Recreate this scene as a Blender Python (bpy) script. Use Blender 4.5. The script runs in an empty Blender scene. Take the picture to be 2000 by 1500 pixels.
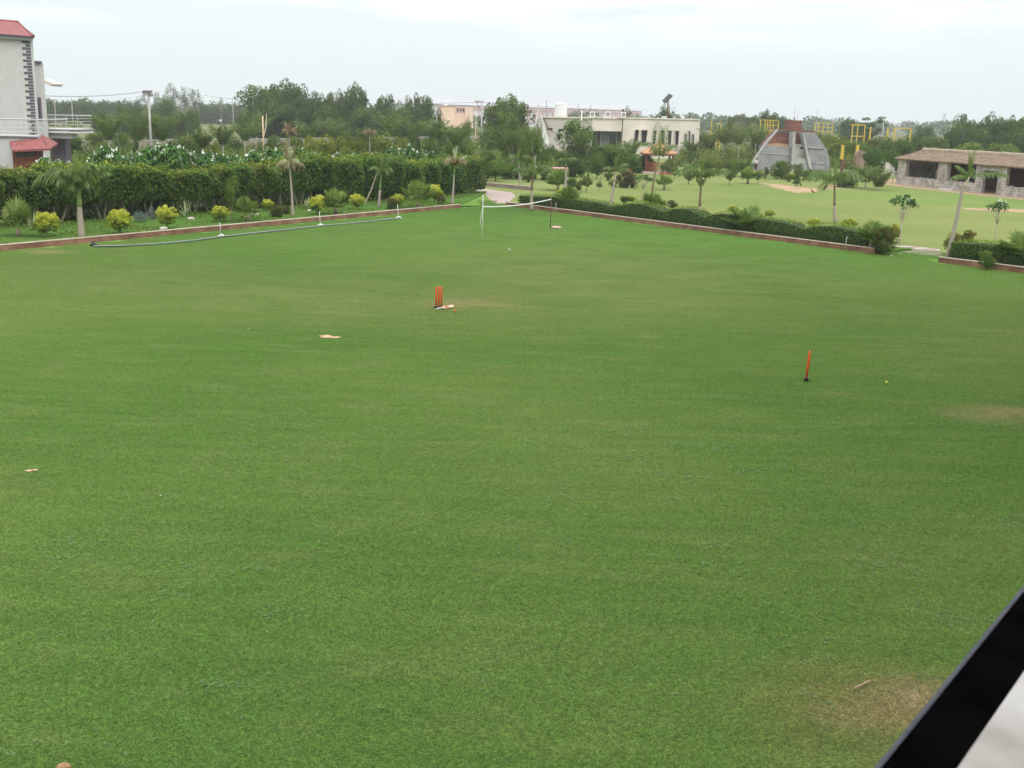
import bpy, bmesh, math, random
import numpy as np
from mathutils import Vector, Matrix
R = math.radians
S = bpy.context.scene
COL = S.collection

# ---------------------------------------------------------------- camera
FPX, CAMZ, PITCH, ROLL = 2170.0, 6.5, 13.6, 1.35
camd = bpy.data.cameras.new('camera'); cam = bpy.data.objects.new('camera', camd); COL.objects.link(cam)
camd.sensor_width = 36; camd.lens = FPX / 2000 * 36
camd.clip_start = 0.05; camd.clip_end = 9000
CM = Matrix.Rotation(R(90 - PITCH), 4, 'X') @ Matrix.Rotation(R(ROLL), 4, 'Z')
cam.matrix_world = Matrix.Translation((0, 0, CAMZ)) @ CM
S.camera = cam
camd.dof.use_dof = True; camd.dof.focus_distance = 38; camd.dof.aperture_fstop = 8
S.render.resolution_x, S.render.resolution_y = 1024, 768
# ---------------------------------------------------------------- world (overcast sky)
SUN_EL, SUN_ROT = 46, 158
w = bpy.data.worlds.new('World'); S.world = w; w.use_nodes = True
nt = w.node_tree; nt.nodes.clear()
def N(t, typ, **k):
    n = t.nodes.new(typ)
    for a, b in k.items(): setattr(n, a, b)
    return n
out = N(nt, 'ShaderNodeOutputWorld'); bg = N(nt, 'ShaderNodeBackground'); bg.inputs[1].default_value = 0.098
sky = N(nt, 'ShaderNodeTexSky', sky_type='NISHITA'); sky.sun_disc = False
sky.sun_elevation = R(SUN_EL); sky.sun_rotation = R(SUN_ROT); sky.air_density = 1.5; sky.dust_density = 4
tc = N(nt, 'ShaderNodeTexCoord'); sep = N(nt, 'ShaderNodeSeparateXYZ'); nt.links.new(tc.outputs['Generated'], sep.inputs[0])
# overcast veil: brighter toward the zenith, faint streaks of cloud
zr = N(nt, 'ShaderNodeValToRGB'); e = zr.color_ramp.elements
e[0].position = 0.0; e[0].color = (.79, .875, .85, 1); e[1].position = 1.0; e[1].color = (2.0, 2.07, 2.16, 1)
x = e.new(.06); x.color = (.82, .915, .915, 1); x = e.new(.14); x.color = (.83, .905, .965, 1); x = e.new(.35); x.color = (1.25, 1.31, 1.4, 1)
nt.links.new(sep.outputs[2], zr.inputs[0])
mp = N(nt, 'ShaderNodeMapping'); mp.inputs['Scale'].default_value = (2.2, 2.2, 17); mp.inputs['Rotation'].default_value = (0, .05, 0)
nt.links.new(tc.outputs['Generated'], mp.inputs[0])
nz = N(nt, 'ShaderNodeTexNoise'); nz.inputs['Scale'].default_value = 2.1; nz.inputs['Detail'].default_value = 6; nz.inputs['Distortion'].default_value = .6
nt.links.new(mp.outputs[0], nz.inputs[0])
cr = N(nt, 'ShaderNodeValToRGB'); cr.color_ramp.elements[0].position = .47; cr.color_ramp.elements[1].position = .66
cr.color_ramp.elements[0].color = (0, 0, 0, 1); cr.color_ramp.elements[1].color = (1, 1, 1, 1)
nt.links.new(nz.outputs[0], cr.inputs[0])
mr = N(nt, 'ShaderNodeMapRange'); mr.inputs[1].default_value = .05; mr.inputs[2].default_value = .10; nt.links.new(sep.outputs[2], mr.inputs[0])
mm = N(nt, 'ShaderNodeMath', operation='MULTIPLY'); nt.links.new(cr.outputs[0], mm.inputs[0]); nt.links.new(mr.outputs[0], mm.inputs[1])
cl = N(nt, 'ShaderNodeMixRGB', blend_type='ADD'); cl.inputs[2].default_value = (.26, .19, .15, 1)
nt.links.new(mm.outputs[0], cl.inputs[0]); nt.links.new(zr.outputs[0], cl.inputs[1])
sc = N(nt, 'ShaderNodeVectorMath', operation='SCALE'); sc.inputs['Scale'].default_value = 10.0
nt.links.new(cl.outputs[0], sc.inputs[0])
mx = N(nt, 'ShaderNodeMixRGB'); mx.inputs[0].default_value = .93
nt.links.new(sky.outputs[0], mx.inputs[1]); nt.links.new(sc.outputs[0], mx.inputs[2])
nt.links.new(mx.outputs[0], bg.inputs[0]); nt.links.new(bg.outputs[0], out.inputs[0])
sl = bpy.data.lights.new('sun', 'SUN'); sl.energy = 1.5; sl.angle = R(38); sl.color = (1, .95, .86)
so = bpy.data.objects.new('sun', sl); COL.objects.link(so)
_d = Vector((math.sin(R(SUN_ROT)) * math.cos(R(SUN_EL)), math.cos(R(SUN_ROT)) * math.cos(R(SUN_EL)), math.sin(R(SUN_EL))))
so.rotation_euler = _d.to_track_quat('Z', 'Y').to_euler()
S.view_settings.view_transform = 'Standard'; S.view_settings.look = 'None'; S.view_settings.exposure = 0.22; S.view_settings.gamma = 1

# ---------------------------------------------------------------- measuring helpers (photo pixel -> place on the ground)
def ray(u, v): return (CM.to_3x3() @ Vector(((u - 1000) / FPX, -(v - 750) / FPX, -1)))
def G(u, v, z=0.0):
    d = ray(u, v); t = (z - CAMZ) / d.z
    return Vector((d.x * t, d.y * t, z))
def AT(u, v, Y):
    d = ray(u, v); t = Y / d.y
    return Vector((d.x * t, Y, CAMZ + d.z * t))
def hor(u): return 225 + .0236 * (u - 1000)
def PX(Y): return Y / FPX
def ZTOP(P, v):
    lo, hi = -5.0, 60.0
    Mi = CM.to_3x3().inverted()
    for _ in range(40):
        m = (lo + hi) / 2
        q = Mi @ (Vector((P.x, P.y, m - CAMZ)))
        vv = 750 - q.y / -q.z * FPX
        if vv > v: lo = m
        else: hi = m
    return lo
def FAC(A, B, u, v):   # ray against the vertical plane through A,B: (distance along AB, height)
    d = ray(u, v); ab = Vector((B.x - A.x, B.y - A.y)); L = ab.length; ab /= L
    n = Vector((-ab.y, ab.x)); t = n.dot(Vector((A.x, A.y))) / (n.x * d.x + n.y * d.y)
    p = Vector((d.x * t, d.y * t)); return ((p - Vector((A.x, A.y))).dot(ab), CAMZ + d.z * t)

def BASE0(u, Y):
    q = AT(u, hor(u) + 40, Y); return Vector((q.x, Y, 0))
# ---------------------------------------------------------------- materials
MATS = {}
def mat(name, col, rough=.8, var=.12, scale=3.0, col2=None, bump=0.0, bscale=30, spec=.3, metal=0, detail=4):
    m = bpy.data.materials.new(name); m.use_nodes = True; t = m.node_tree; b = t.nodes['Principled BSDF']
    b.inputs['Roughness'].default_value = rough; b.inputs['Specular IOR Level'].default_value = spec; b.inputs['Metallic'].default_value = metal
    g = N(t, 'ShaderNodeNewGeometry')
    nz = N(t, 'ShaderNodeTexNoise'); nz.inputs['Scale'].default_value = scale; nz.inputs['Detail'].default_value = detail
    t.links.new(g.outputs['Position'], nz.inputs[0])
    c2 = col2 or tuple(min(1, c * (1 + var)) for c in col); c1 = col if col2 else tuple(c * (1 - var) for c in col)
    r = N(t, 'ShaderNodeValToRGB'); r.color_ramp.elements[0].position = .3; r.color_ramp.elements[1].position = .7
    r.color_ramp.elements[0].color = (*c1, 1); r.color_ramp.elements[1].color = (*c2, 1)
    t.links.new(nz.outputs[0], r.inputs[0]); t.links.new(r.outputs[0], b.inputs['Base Color'])
    if bump:
        n2 = N(t, 'ShaderNodeTexNoise'); n2.inputs['Scale'].default_value = bscale; n2.inputs['Detail'].default_value = 5
        t.links.new(g.outputs['Position'], n2.inputs[0])
        bp = N(t, 'ShaderNodeBump'); bp.inputs['Strength'].default_value = .6; bp.inputs['Distance'].default_value = bump
        t.links.new(n2.outputs[0], bp.inputs['Height']); t.links.new(bp.outputs[0], b.inputs['Normal'])
    MATS[name] = m; return m
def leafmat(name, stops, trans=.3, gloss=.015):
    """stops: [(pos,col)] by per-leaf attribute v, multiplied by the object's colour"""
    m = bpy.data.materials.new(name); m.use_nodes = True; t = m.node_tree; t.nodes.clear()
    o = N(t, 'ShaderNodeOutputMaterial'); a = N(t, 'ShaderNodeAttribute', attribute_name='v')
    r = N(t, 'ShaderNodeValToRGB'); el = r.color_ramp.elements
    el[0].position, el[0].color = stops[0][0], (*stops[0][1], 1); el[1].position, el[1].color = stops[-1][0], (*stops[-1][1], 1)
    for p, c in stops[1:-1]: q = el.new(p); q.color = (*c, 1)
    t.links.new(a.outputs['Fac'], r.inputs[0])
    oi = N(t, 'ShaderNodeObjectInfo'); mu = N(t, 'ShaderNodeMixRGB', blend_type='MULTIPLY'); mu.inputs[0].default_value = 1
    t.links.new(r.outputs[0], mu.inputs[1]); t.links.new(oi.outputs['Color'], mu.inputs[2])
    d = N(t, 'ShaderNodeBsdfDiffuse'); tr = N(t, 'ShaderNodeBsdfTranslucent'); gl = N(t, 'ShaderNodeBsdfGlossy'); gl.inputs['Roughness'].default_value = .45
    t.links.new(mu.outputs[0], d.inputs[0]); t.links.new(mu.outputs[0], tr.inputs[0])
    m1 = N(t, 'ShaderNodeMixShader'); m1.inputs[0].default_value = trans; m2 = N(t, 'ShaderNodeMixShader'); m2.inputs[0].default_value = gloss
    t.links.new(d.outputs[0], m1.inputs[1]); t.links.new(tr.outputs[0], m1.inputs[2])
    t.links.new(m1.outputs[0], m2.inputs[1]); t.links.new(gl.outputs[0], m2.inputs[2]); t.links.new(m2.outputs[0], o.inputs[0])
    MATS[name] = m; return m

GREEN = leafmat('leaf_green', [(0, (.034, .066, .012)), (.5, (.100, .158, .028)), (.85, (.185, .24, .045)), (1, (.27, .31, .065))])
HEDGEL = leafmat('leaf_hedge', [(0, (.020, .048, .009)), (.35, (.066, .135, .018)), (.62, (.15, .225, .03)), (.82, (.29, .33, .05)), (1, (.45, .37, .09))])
PLUML = leafmat('leaf_plumeria', [(0, (.028, .085, .020)), (.6, (.085, .20, .04)), (1, (.19, .33, .07))], .2, .03)
YELL = leafmat('leaf_yellow', [(0, (.09, .16, .02)), (.3, (.30, .38, .03)), (.7, (.62, .64, .08)), (1, (.85, .80, .22))])
CROT = leafmat('leaf_croton', [(0, (.04, .08, .02)), (.4, (.10, .12, .03)), (.7, (.26, .17, .05)), (1, (.32, .11, .07))])
PALML = leafmat('leaf_palm', [(0, (.045, .092, .018)), (.5, (.10, .165, .033)), (1, (.21, .28, .07))], .3, .03)
DRYL = leafmat('leaf_dry', [(0, (.13, .10, .055)), (.5, (.24, .19, .10)), (1, (.36, .29, .17))], .2, .02)
GREYL = leafmat('leaf_grey', [(0, (.12, .16, .14)), (.5, (.20, .25, .24)), (1, (.34, .38, .36))])
WHITEF = leafmat('petal_white', [(0, (.75, .75, .66)), (1, (.86, .86, .8))], .2, .05)
VARIEG = leafmat('leaf_variegated', [(0, (.12, .2, .06)), (.5, (.35, .4, .2)), (1, (.5, .52, .32))])
BARK = mat('bark', (.17, .135, .10), .95, .3, 6, bump=.01)
PALEBARK = mat('pale_bark', (.42, .36, .28), .9, .25, 7, bump=.01)
def ringed(name, c1, c2, sc):
    m = mat(name, c1, .9, .2, 8); t = m.node_tree; b = t.nodes['Principled BSDF']
    g = N(t, 'ShaderNodeNewGeometry'); wv = N(t, 'ShaderNodeTexWave', bands_direction='Z'); wv.inputs['Scale'].default_value = sc; wv.inputs['Distortion'].default_value = 2
    wv.inputs['Detail'].default_value = 3; t.links.new(g.outputs['Position'], wv.inputs[0])
    r = N(t, 'ShaderNodeValToRGB'); r.color_ramp.elements[0].color = (*c2, 1); r.color_ramp.elements[1].color = (*c1, 1); r.color_ramp.elements[1].position = .35
    t.links.new(wv.outputs[0], r.inputs[0]); t.links.new(r.outputs[0], b.inputs['Base Color']); return m
PTRUNK = ringed('palm_trunk', (.33, .29, .24), (.25, .21, .17), 7)
PYOUNG = ringed('palm_upper_trunk', (.20, .16, .09), (.14, .11, .06), 7)
SHAFT = mat('palm_crownshaft', (.16, .24, .06), .5, .25, 5)
CONC = mat('concrete', (.36, .36, .34), .9, .18, 1.2, bump=.01)
PLASTER = mat('grey_plaster', (.25, .25, .255), .9, .22, .8, bump=.01)
CREAM = mat('cream_render', (.60, .55, .48), .9, .14, .35)
BEIGE = mat('beige_render', (.42, .395, .35), .9, .08, .35)
WHITE = mat('white_paint', (.62, .62, .60), .7, .04, 1)
HWALL = mat('house_wall', (.50, .50, .475), .9, .045, 2.5, bump=.008, bscale=12)
DARK = mat('dark_opening', (.012, .011, .012), .6, .1)
QUOIN = mat('dark_stone', (.10, .10, .115), .8, .25, 8)
PURP = mat('dark_trim', (.13, .11, .135), .7, .1)
STEEL = mat('steel_rail', (.55, .54, .52), .35, .05, metal=.5)
WOOD = mat('brown_wood', (.13, .04, .018), .6, .3, 4)
ORANGE = mat('orange_plastic', (.72, .10, .015), .4, .08, 9)
BLACKP = mat('black_rubber', (.02, .02, .024), .4, .1)
BATW = mat('willow_wood', (.60, .47, .30), .5, .12, 8)
YPAINT = mat('yellow_paint', (.56, .40, .05), .5, .12, 1.5)
REDBR = mat('rubble_brick', (.17, .08, .06), .95, .3, 2.2, bump=.05, bscale=6)
SOIL = mat('sandy_soil', (.40, .26, .14), 1, .2, .9, bump=.02)
TANP = mat('orange_wall_paint', (.70, .52, .38), .9, .05, .3)
RUST = mat('rusty_steel', (.14, .07, .045), .8, .3, 6)
PINK = mat('pink_paint', (.60, .30, .30), .6, .12, 1)
ROCK = mat('pale_rock', (.45, .42, .38), .9, .25, 5, bump=.03, bscale=10)
GLASS = mat('window_glass', (.05, .06, .065), .12, .2, 1, spec=.6)

def brickmat(name, c1, c2, mortar, scale, rot):
    m = bpy.data.materials.new(name); m.use_nodes = True; t = m.node_tree; b = t.nodes['Principled BSDF']; b.inputs['Roughness'].default_value = .95
    uv = N(t, 'ShaderNodeUVMap'); br = N(t, 'ShaderNodeTexBrick'); br.inputs['Scale'].default_value = 1
    br.inputs['Brick Width'].default_value = .24 * scale; br.inputs['Row Height'].default_value = .085 * scale; br.inputs['Mortar Size'].default_value = .010 * scale
    br.inputs['Color1'].default_value = (*c1, 1); br.inputs['Color2'].default_value = (*c2, 1); br.inputs['Mortar'].default_value = (*mortar, 1)
    t.links.new(uv.outputs[0], br.inputs[0])
    g = N(t, 'ShaderNodeNewGeometry'); nz = N(t, 'ShaderNodeTexNoise'); nz.inputs['Scale'].default_value = 1.4; nz.inputs['Detail'].default_value = 6
    t.links.new(g.outputs['Position'], nz.inputs[0])
    r = N(t, 'ShaderNodeValToRGB'); r.color_ramp.elements[0].position = .35; r.color_ramp.elements[0].color = (.6, .5, .45, 1); r.color_ramp.elements[1].position = .7; r.color_ramp.elements[1].color = (1.15, 1.1, 1.05, 1)
    t.links.new(nz.outputs[0], r.inputs[0]); mu = N(t, 'ShaderNodeMixRGB', blend_type='MULTIPLY'); mu.inputs[0].default_value = 1
    t.links.new(br.outputs[0], mu.inputs[1]); t.links.new(r.outputs[0], mu.inputs[2]); t.links.new(mu.outputs[0], b.inputs['Base Color'])
    MATS[name] = m; return m
BRICK = brickmat('kerb_brick', (.30, .145, .085), (.21, .10, .06), (.26, .19, .14), 1, 0)
STONEW = brickmat('stone_blocks', (.52, .52, .48), (.47, .47, .43), (.37, .36, .33), 3.2, 0)
def tilemat():
    m = mat('roof_tile', (.36, .085, .075), .7, .15, 1.5); t = m.node_tree; b = t.nodes['Principled BSDF']
    uv = N(t, 'ShaderNodeUVMap'); br = N(t, 'ShaderNodeTexBrick'); br.inputs['Scale'].default_value = 1; br.inputs['Brick Width'].default_value = .3
    br.inputs['Row Height'].default_value = .34; br.inputs['Mortar Size'].default_value = .035; br.inputs['Mortar Smooth'].default_value = .4
    br.inputs['Color1'].default_value = (.33, .105, .095, 1); br.inputs['Color2'].default_value = (.26, .08, .072, 1); br.inputs['Mortar'].default_value = (.15, .05, .05, 1)
    t.links.new(uv.outputs[0], br.inputs[0]); t.links.new(br.outputs[0], b.inputs['Base Color']); return m
TILE = tilemat()
THATCH = mat('thatch', (.19, .135, .09), 1, .3, 2.5, bump=.06, bscale=7)
THATCHC = mat('thatch_ridge', (.34, .28, .19), 1, .2, 3, bump=.04)
ORTILE = mat('gazebo_tile', (.44, .235, .125), .9, .15, 2)

# turf: colour variation plus painted-in far light, in metres, shared by soil sheet and blades
_w1, _w2, _w3, _w4 = G(1965, 810), G(95, 492), G(1745, 1425), G(925, 592)
BRN = (.36, .295, .15)
WEAR_AND_LIGHT = [(_w1.x, _w1.y, 2.0, 1.1, 1.5, BRN), (_w2.x, _w2.y, 1.5, 1.0, 1.4, BRN), (_w3.x, _w3.y, 2.0, 2.0, 1.7, (.265, .235, .085)), (_w3.x + .5, _w3.y + .6, .9, .8, 1.3, BRN), (_w3.x - .35, _w3.y + .15, .7, .5, 1.0, BRN), (_w3.x + .1, _w3.y - .7, .8, .5, .9, BRN), (_w4.x, _w4.y, 2.6, 2.0, 1.3, BRN), (6, 66, 40, 26, 1.6, (.135, .300, .058)), (4, 47, 15, 15, .75), (-6, 38, 9, 6, .55), (18, 33, 10, 9, .3), (-2, 62, 16, 10, .35), (-14, 42, 10, 8, .4)]  # the wide fresh-green spot paints the far lawn brighter, standing in for light
def turf(name, a, b, c, streak, blades=False, spots=()):
    m = bpy.data.materials.new(name); m.use_nodes = True; t = m.node_tree; t.nodes.clear(); o = N(t, 'ShaderNodeOutputMaterial')
    g = N(t, 'ShaderNodeNewGeometry')
    def noise(scale, det=3, rot=0, sx=1, sy=1, dist=0):
        mp = N(t, 'ShaderNodeMapping'); mp.inputs['Rotation'].default_value = (0, 0, rot); mp.inputs['Scale'].default_value = (sx, sy, 1)
        t.links.new(g.outputs['Position'], mp.inputs[0]); n = N(t, 'ShaderNodeTexNoise'); n.inputs['Scale'].default_value = scale; n.inputs['Detail'].default_value = det
        n.inputs['Distortion'].default_value = dist; t.links.new(mp.outputs[0], n.inputs[0]); return n.outputs[0]
    def ramp(src, p0, p1):
        r = N(t, 'ShaderNodeMapRange'); r.inputs[1].default_value = p0; r.inputs[2].default_value = p1; r.clamp = True; t.links.new(src, r.inputs[0]); return r.outputs[0]
    def mix(f, x, y, mode='MIX'):
        n = N(t, 'ShaderNodeMixRGB', blend_type=mode)
        for i, s in ((0, f), (1, x), (2, y)):
            if isinstance(s, (tuple, float, int)): n.inputs[i].default_value = (*s, 1) if isinstance(s, tuple) else s
            else: t.links.new(s, n.inputs[i])
        return n.outputs[0]
    c1 = mix(ramp(noise(.07, 4, 0), .36, .66), a, b)
    if spots:   # worn, drier turf by the cricket strip and net, plus painted far-lawn light
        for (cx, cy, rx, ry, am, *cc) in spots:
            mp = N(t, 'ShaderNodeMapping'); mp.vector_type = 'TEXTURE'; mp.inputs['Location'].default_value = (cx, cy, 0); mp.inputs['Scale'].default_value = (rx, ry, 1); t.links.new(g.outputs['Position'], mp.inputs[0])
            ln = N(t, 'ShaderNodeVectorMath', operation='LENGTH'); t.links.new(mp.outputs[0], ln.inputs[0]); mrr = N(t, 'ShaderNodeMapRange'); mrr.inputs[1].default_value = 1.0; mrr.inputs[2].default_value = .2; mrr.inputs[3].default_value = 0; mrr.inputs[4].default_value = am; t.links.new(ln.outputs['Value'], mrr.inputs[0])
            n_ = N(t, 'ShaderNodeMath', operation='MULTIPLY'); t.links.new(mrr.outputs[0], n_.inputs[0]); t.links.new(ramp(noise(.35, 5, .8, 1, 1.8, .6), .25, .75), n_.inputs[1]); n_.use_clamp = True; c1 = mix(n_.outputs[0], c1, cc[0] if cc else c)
    q_ = N(t, 'ShaderNodeMath', operation='MULTIPLY'); q_.inputs[1].default_value = .45; t.links.new(ramp(noise(.5, 5, R(-38), 1, 1.9, .5), .5, .85), q_.inputs[0]); c2 = mix(q_.outputs[0], c1, c)
    st = ramp(noise(1.0, 4, R(52), .35, 2.6), .35, .7)
    c3 = mix(streak, c2, mix(st, (.70, .78, .70), (1.18, 1.14, 1.1)), 'MULTIPLY')
    f = ramp(noise(7, 3), .3, .75); c4 = mix(.5, c3, mix(f, (.84, .87, .83), (1.12, 1.09, 1.1)), 'MULTIPLY')
    f3 = ramp(noise(11, 4, R(20), 1, 1.3, .8), .30, .46); c4 = mix(1.0, c4, mix(f3, (.80, .85, .79), (1.03, 1.02, 1.03)), 'MULTIPLY')
    if blades:
        a_ = N(t, 'ShaderNodeAttribute', attribute_name='v'); c5 = mix(1.0, c4, mix(a_.outputs['Fac'], (.62, .70, .58), (1.45, 1.30, 1.4)), 'MULTIPLY')
        c5 = mix(ramp(a_.outputs['Fac'], .93, .95), c5, (.26, .24, .11))
        d = N(t, 'ShaderNodeBsdfDiffuse'); tr = N(t, 'ShaderNodeBsdfTranslucent'); ms = N(t, 'ShaderNodeMixShader'); ms.inputs[0].default_value = .35
        t.links.new(c5, d.inputs[0]); t.links.new(c5, tr.inputs[0]); up_ = N(t, 'ShaderNodeVectorMath', operation='ADD'); up_.inputs[1].default_value = (0, 0, 1.6); t.links.new(g.outputs['Normal'], up_.inputs[0]); t.links.new(up_.outputs[0], d.inputs['Normal']); t.links.new(d.outputs[0], ms.inputs[1]); t.links.new(tr.outputs[0], ms.inputs[2])
        gl = N(t, 'ShaderNodeBsdfGlossy'); gl.inputs['Roughness'].default_value = .5; m2 = N(t, 'ShaderNodeMixShader'); m2.inputs[0].default_value = .012
        t.links.new(ms.outputs[0], m2.inputs[1]); t.links.new(gl.outputs[0], m2.inputs[2]); t.links.new(m2.outputs[0], o.inputs[0])
    else:
        d = N(t, 'ShaderNodeBsdfDiffuse'); fine = noise(45, 5)
        c6 = mix(.55, c4, mix(ramp(fine, .35, .7), (.55, .6, .5), (1.35, 1.3, 1.35)), 'MULTIPLY'); t.links.new(c6, d.inputs[0])
        bp = N(t, 'ShaderNodeBump'); bp.inputs['Distance'].default_value = .02; bp.inputs['Strength'].default_value = .7; t.links.new(fine, bp.inputs['Height']); t.links.new(bp.outputs[0], d.inputs['Normal'])
        t.links.new(d.outputs[0], o.inputs[0])
    return m
LA, LB_, LC = (.110, .220, .043), (.168, .264, .062), (.255, .280, .105)
LAWN = turf('lawn_ground', LA, LB_, LC, .35, spots=WEAR_AND_LIGHT)
BLADE = turf('lawn_blades', LA, LB_, LC, .35, True, spots=WEAR_AND_LIGHT)
_m1 = G(1900, 395)
MEADOW = turf('meadow_turf', (.165, .22, .07), (.225, .25, .095), (.28, .245, .12), .2, spots=[(_m1.x + 4, _m1.y + 4, 26, 14, 1.3, (.145, .245, .06))])
FIELD = turf('field_ground', (.10, .125, .05), (.16, .16, .08), (.20, .15, .09), .2)
BEDM = turf('bed_turf', (.07, .15, .03), (.10, .18, .04), (.17, .14, .07), .2)

# ---------------------------------------------------------------- object helpers
def tag(o, label=None, cat=None, group=None, kind=None):
    for k, v in (('label', label), ('category', cat), ('group', group), ('kind', kind)):
        if v: o[k] = v
    return o
def empty(name, loc, label, cat, group=None, rz=0, scale=None):
    o = bpy.data.objects.new(name, None); COL.objects.link(o); o.location = loc; o.rotation_euler.z = rz
    if scale: o.scale = scale
    o.empty_display_size = .2
    return tag(o, label, cat, group)
def link(name, me, parent=None, color=None, loc=None, mats=None):
    o = bpy.data.objects.new(name, me); COL.objects.link(o)
    if parent: o.parent = parent
    if loc is not None: o.location = loc
    if color: o.color = (*color, 1)
    return o
class MB:
    def __init__(s): s.v = []; s.f = []; s.uv = []; s.sm = False
    def quad(s, pts, uvs=None):
        b = len(s.v); s.v += [tuple(p) for p in pts]; s.f.append(tuple(range(b, b + len(pts)))); s.uv.append(uvs or [(p[0], p[2]) for p in pts])
    def hexa(s, p):   # 8 corners: 0-3 bottom loop, 4-7 top loop
        for q in ((3, 2, 1, 0), (4, 5, 6, 7), (0, 1, 5, 4), (1, 2, 6, 5), (2, 3, 7, 6), (3, 0, 4, 7)):
            pts = [Vector(p[i]) for i in q]
            L = (pts[1] - pts[0]).length; H = (pts[2] - pts[1]).length
            s.quad(pts, [(0, 0), (L, 0), (L, H), (0, H)])
    def box(s, x0, x1, y0, y1, z0, z1):
        s.hexa([(x0, y0, z0), (x1, y0, z0), (x1, y1, z0), (x0, y1, z0), (x0, y0, z1), (x1, y0, z1), (x1, y1, z1), (x0, y1, z1)])
    def prism(s, poly, dvec):
        n = len(poly); b = [Vector(p) for p in poly]; d = Vector(dvec); t = [p + d for p in b]
        s.quad(b); s.quad(t[::-1])
        for i in range(n):
            j = (i + 1) % n; s.quad([b[j], b[i], t[i], t[j]])
    def tube(s, path, rad, n=8, cap=True):
        path = [Vector(p) for p in path]; rings = []
        for i, p in enumerate(path):
            a = path[max(0, i - 1)]; c = path[min(len(path) - 1, i + 1)]; d = (c - a).normalized()
            u = d.orthogonal().normalized(); 
            if abs(d.z) > .5: u = (Vector((1, 0, 0)) - d * d.x).normalized()
            w_ = d.cross(u); r = rad[i] if isinstance(rad, (list, tuple)) else rad
            rings.append([p + (u * math.cos(2 * math.pi * k / n) + w_ * math.sin(2 * math.pi * k / n)) * r for k in range(n)])
        b = len(s.v)
        for rg in rings: s.v += [tuple(q) for q in rg]
        for i in range(len(rings) - 1):
            for k in range(n):
                k2 = (k + 1) % n; f = (b + i * n + k, b + i * n + k2, b + (i + 1) * n + k2, b + (i + 1) * n + k); s.f.append(f); s.uv.append([(k / n, i), ((k + 1) / n, i), ((k + 1) / n, i + 1), (k / n, i + 1)])
        if cap:
            s.f.append(tuple(b + k for k in range(n))[::-1]); s.uv.append([(0, 0)] * n)
            s.f.append(tuple(b + (len(rings) - 1) * n + k for k in range(n))); s.uv.append([(0, 0)] * n)
    def ball(s, c, r, n=12, m=8, squash=(1, 1, 1), jit=0, rnd=None):
        b = len(s.v)
        for i in range(m + 1):
            th = math.pi * i / m
            for k in range(n):
                ph = 2 * math.pi * k / n; q = 1 + (rnd.uniform(-jit, jit) if jit else 0)
                s.v.append((c[0] + r * q * squash[0] * math.sin(th) * math.cos(ph), c[1] + r * q * squash[1] * math.sin(th) * math.sin(ph), c[2] + r * q * squash[2] * math.cos(th)))
        for i in range(m):
            for k in range(n):
                k2 = (k + 1) % n; s.f.append((b + i * n + k, b + (i + 1) * n + k, b + (i + 1) * n + k2, b + i * n + k2)); s.uv.append([(0, 0)] * 4)
    def mesh(s, name, m, smooth=False, bevel=0):
        me = bpy.data.meshes.new(name); me.from_pydata(s.v, [], s.f); me.materials.append(m)
        ul = me.uv_layers.new(name='UVMap'); flat = [c for f in s.uv for c in f]
        ul.data.foreach_set('uv', [x for c in flat for x in c])
        if bevel or smooth:
            bm = bmesh.new(); bm.from_mesh(me); bmesh.ops.remove_doubles(bm, verts=bm.verts, dist=1e-5)
            bmesh.ops.recalc_face_normals(bm, faces=bm.faces)
            if bevel: bmesh.ops.bevel(bm, geom=bm.edges, offset=bevel, segments=2, affect='EDGES', clamp_overlap=True)
            bm.to_mesh(me); bm.free()
        if smooth: me.shade_smooth()
        return me
    def build(s, name, m, parent=None, smooth=False, bevel=0, loc=None):
        return link(name, s.mesh(name, m, smooth, bevel), parent, loc=loc)

# leaf clouds ---------------------------------------------------------------
def fastmesh(name, V, F, vattr, m):
    me = bpy.data.meshes.new(name); n = len(V); k = F.shape[1]
    me.vertices.add(n); me.vertices.foreach_set('co', V.astype(np.float32).ravel())
    me.loops.add(F.size); me.loops.foreach_set('vertex_index', F.astype(np.int32).ravel())
    me.polygons.add(len(F)); me.polygons.foreach_set('loop_start', np.arange(0, F.size, k, dtype=np.int32))
    me.update(calc_edges=True)
    at = me.attributes.new('v', 'FLOAT', 'POINT'); at.data.foreach_set('value', vattr.astype(np.float32))
    me.materials.append(m); return me
def unit(a): return a / np.maximum(np.linalg.norm(a, axis=1, keepdims=True), 1e-9)
def cards(P, Nn, size, asp, rng, vat, spread=.7, updir=None):
    """diamond leaves at P facing roughly Nn"""
    n = len(P); nn = unit(Nn + rng.normal(0, spread, (n, 3)))
    t = rng.normal(0, 1, (n, 3)) if updir is None else np.tile(updir, (n, 1)) + rng.normal(0, .45, (n, 3))
    a = unit(t - nn * (t * nn).sum(1, keepdims=True)); b = np.cross(nn, a)
    s = size * rng.uniform(.6, 1.3, (n, 1)); l = s * .5; w_ = s * .5 * asp
    V = np.stack([P - a * l, P + b * w_ + nn * s * .08, P + a * l, P - b * w_ + nn * s * .08], 1).reshape(-1, 3)
    F = np.arange(4 * n).reshape(n, 4); return V, F, np.repeat(vat, 4)
def join(parts):
    Vs, Fs, As, o = [], [], [], 0
    for V, F, A in parts: Vs.append(V); Fs.append(F + o); As.append(A); o += len(V)
    return np.concatenate(Vs), np.concatenate(Fs), np.concatenate(As)
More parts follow.
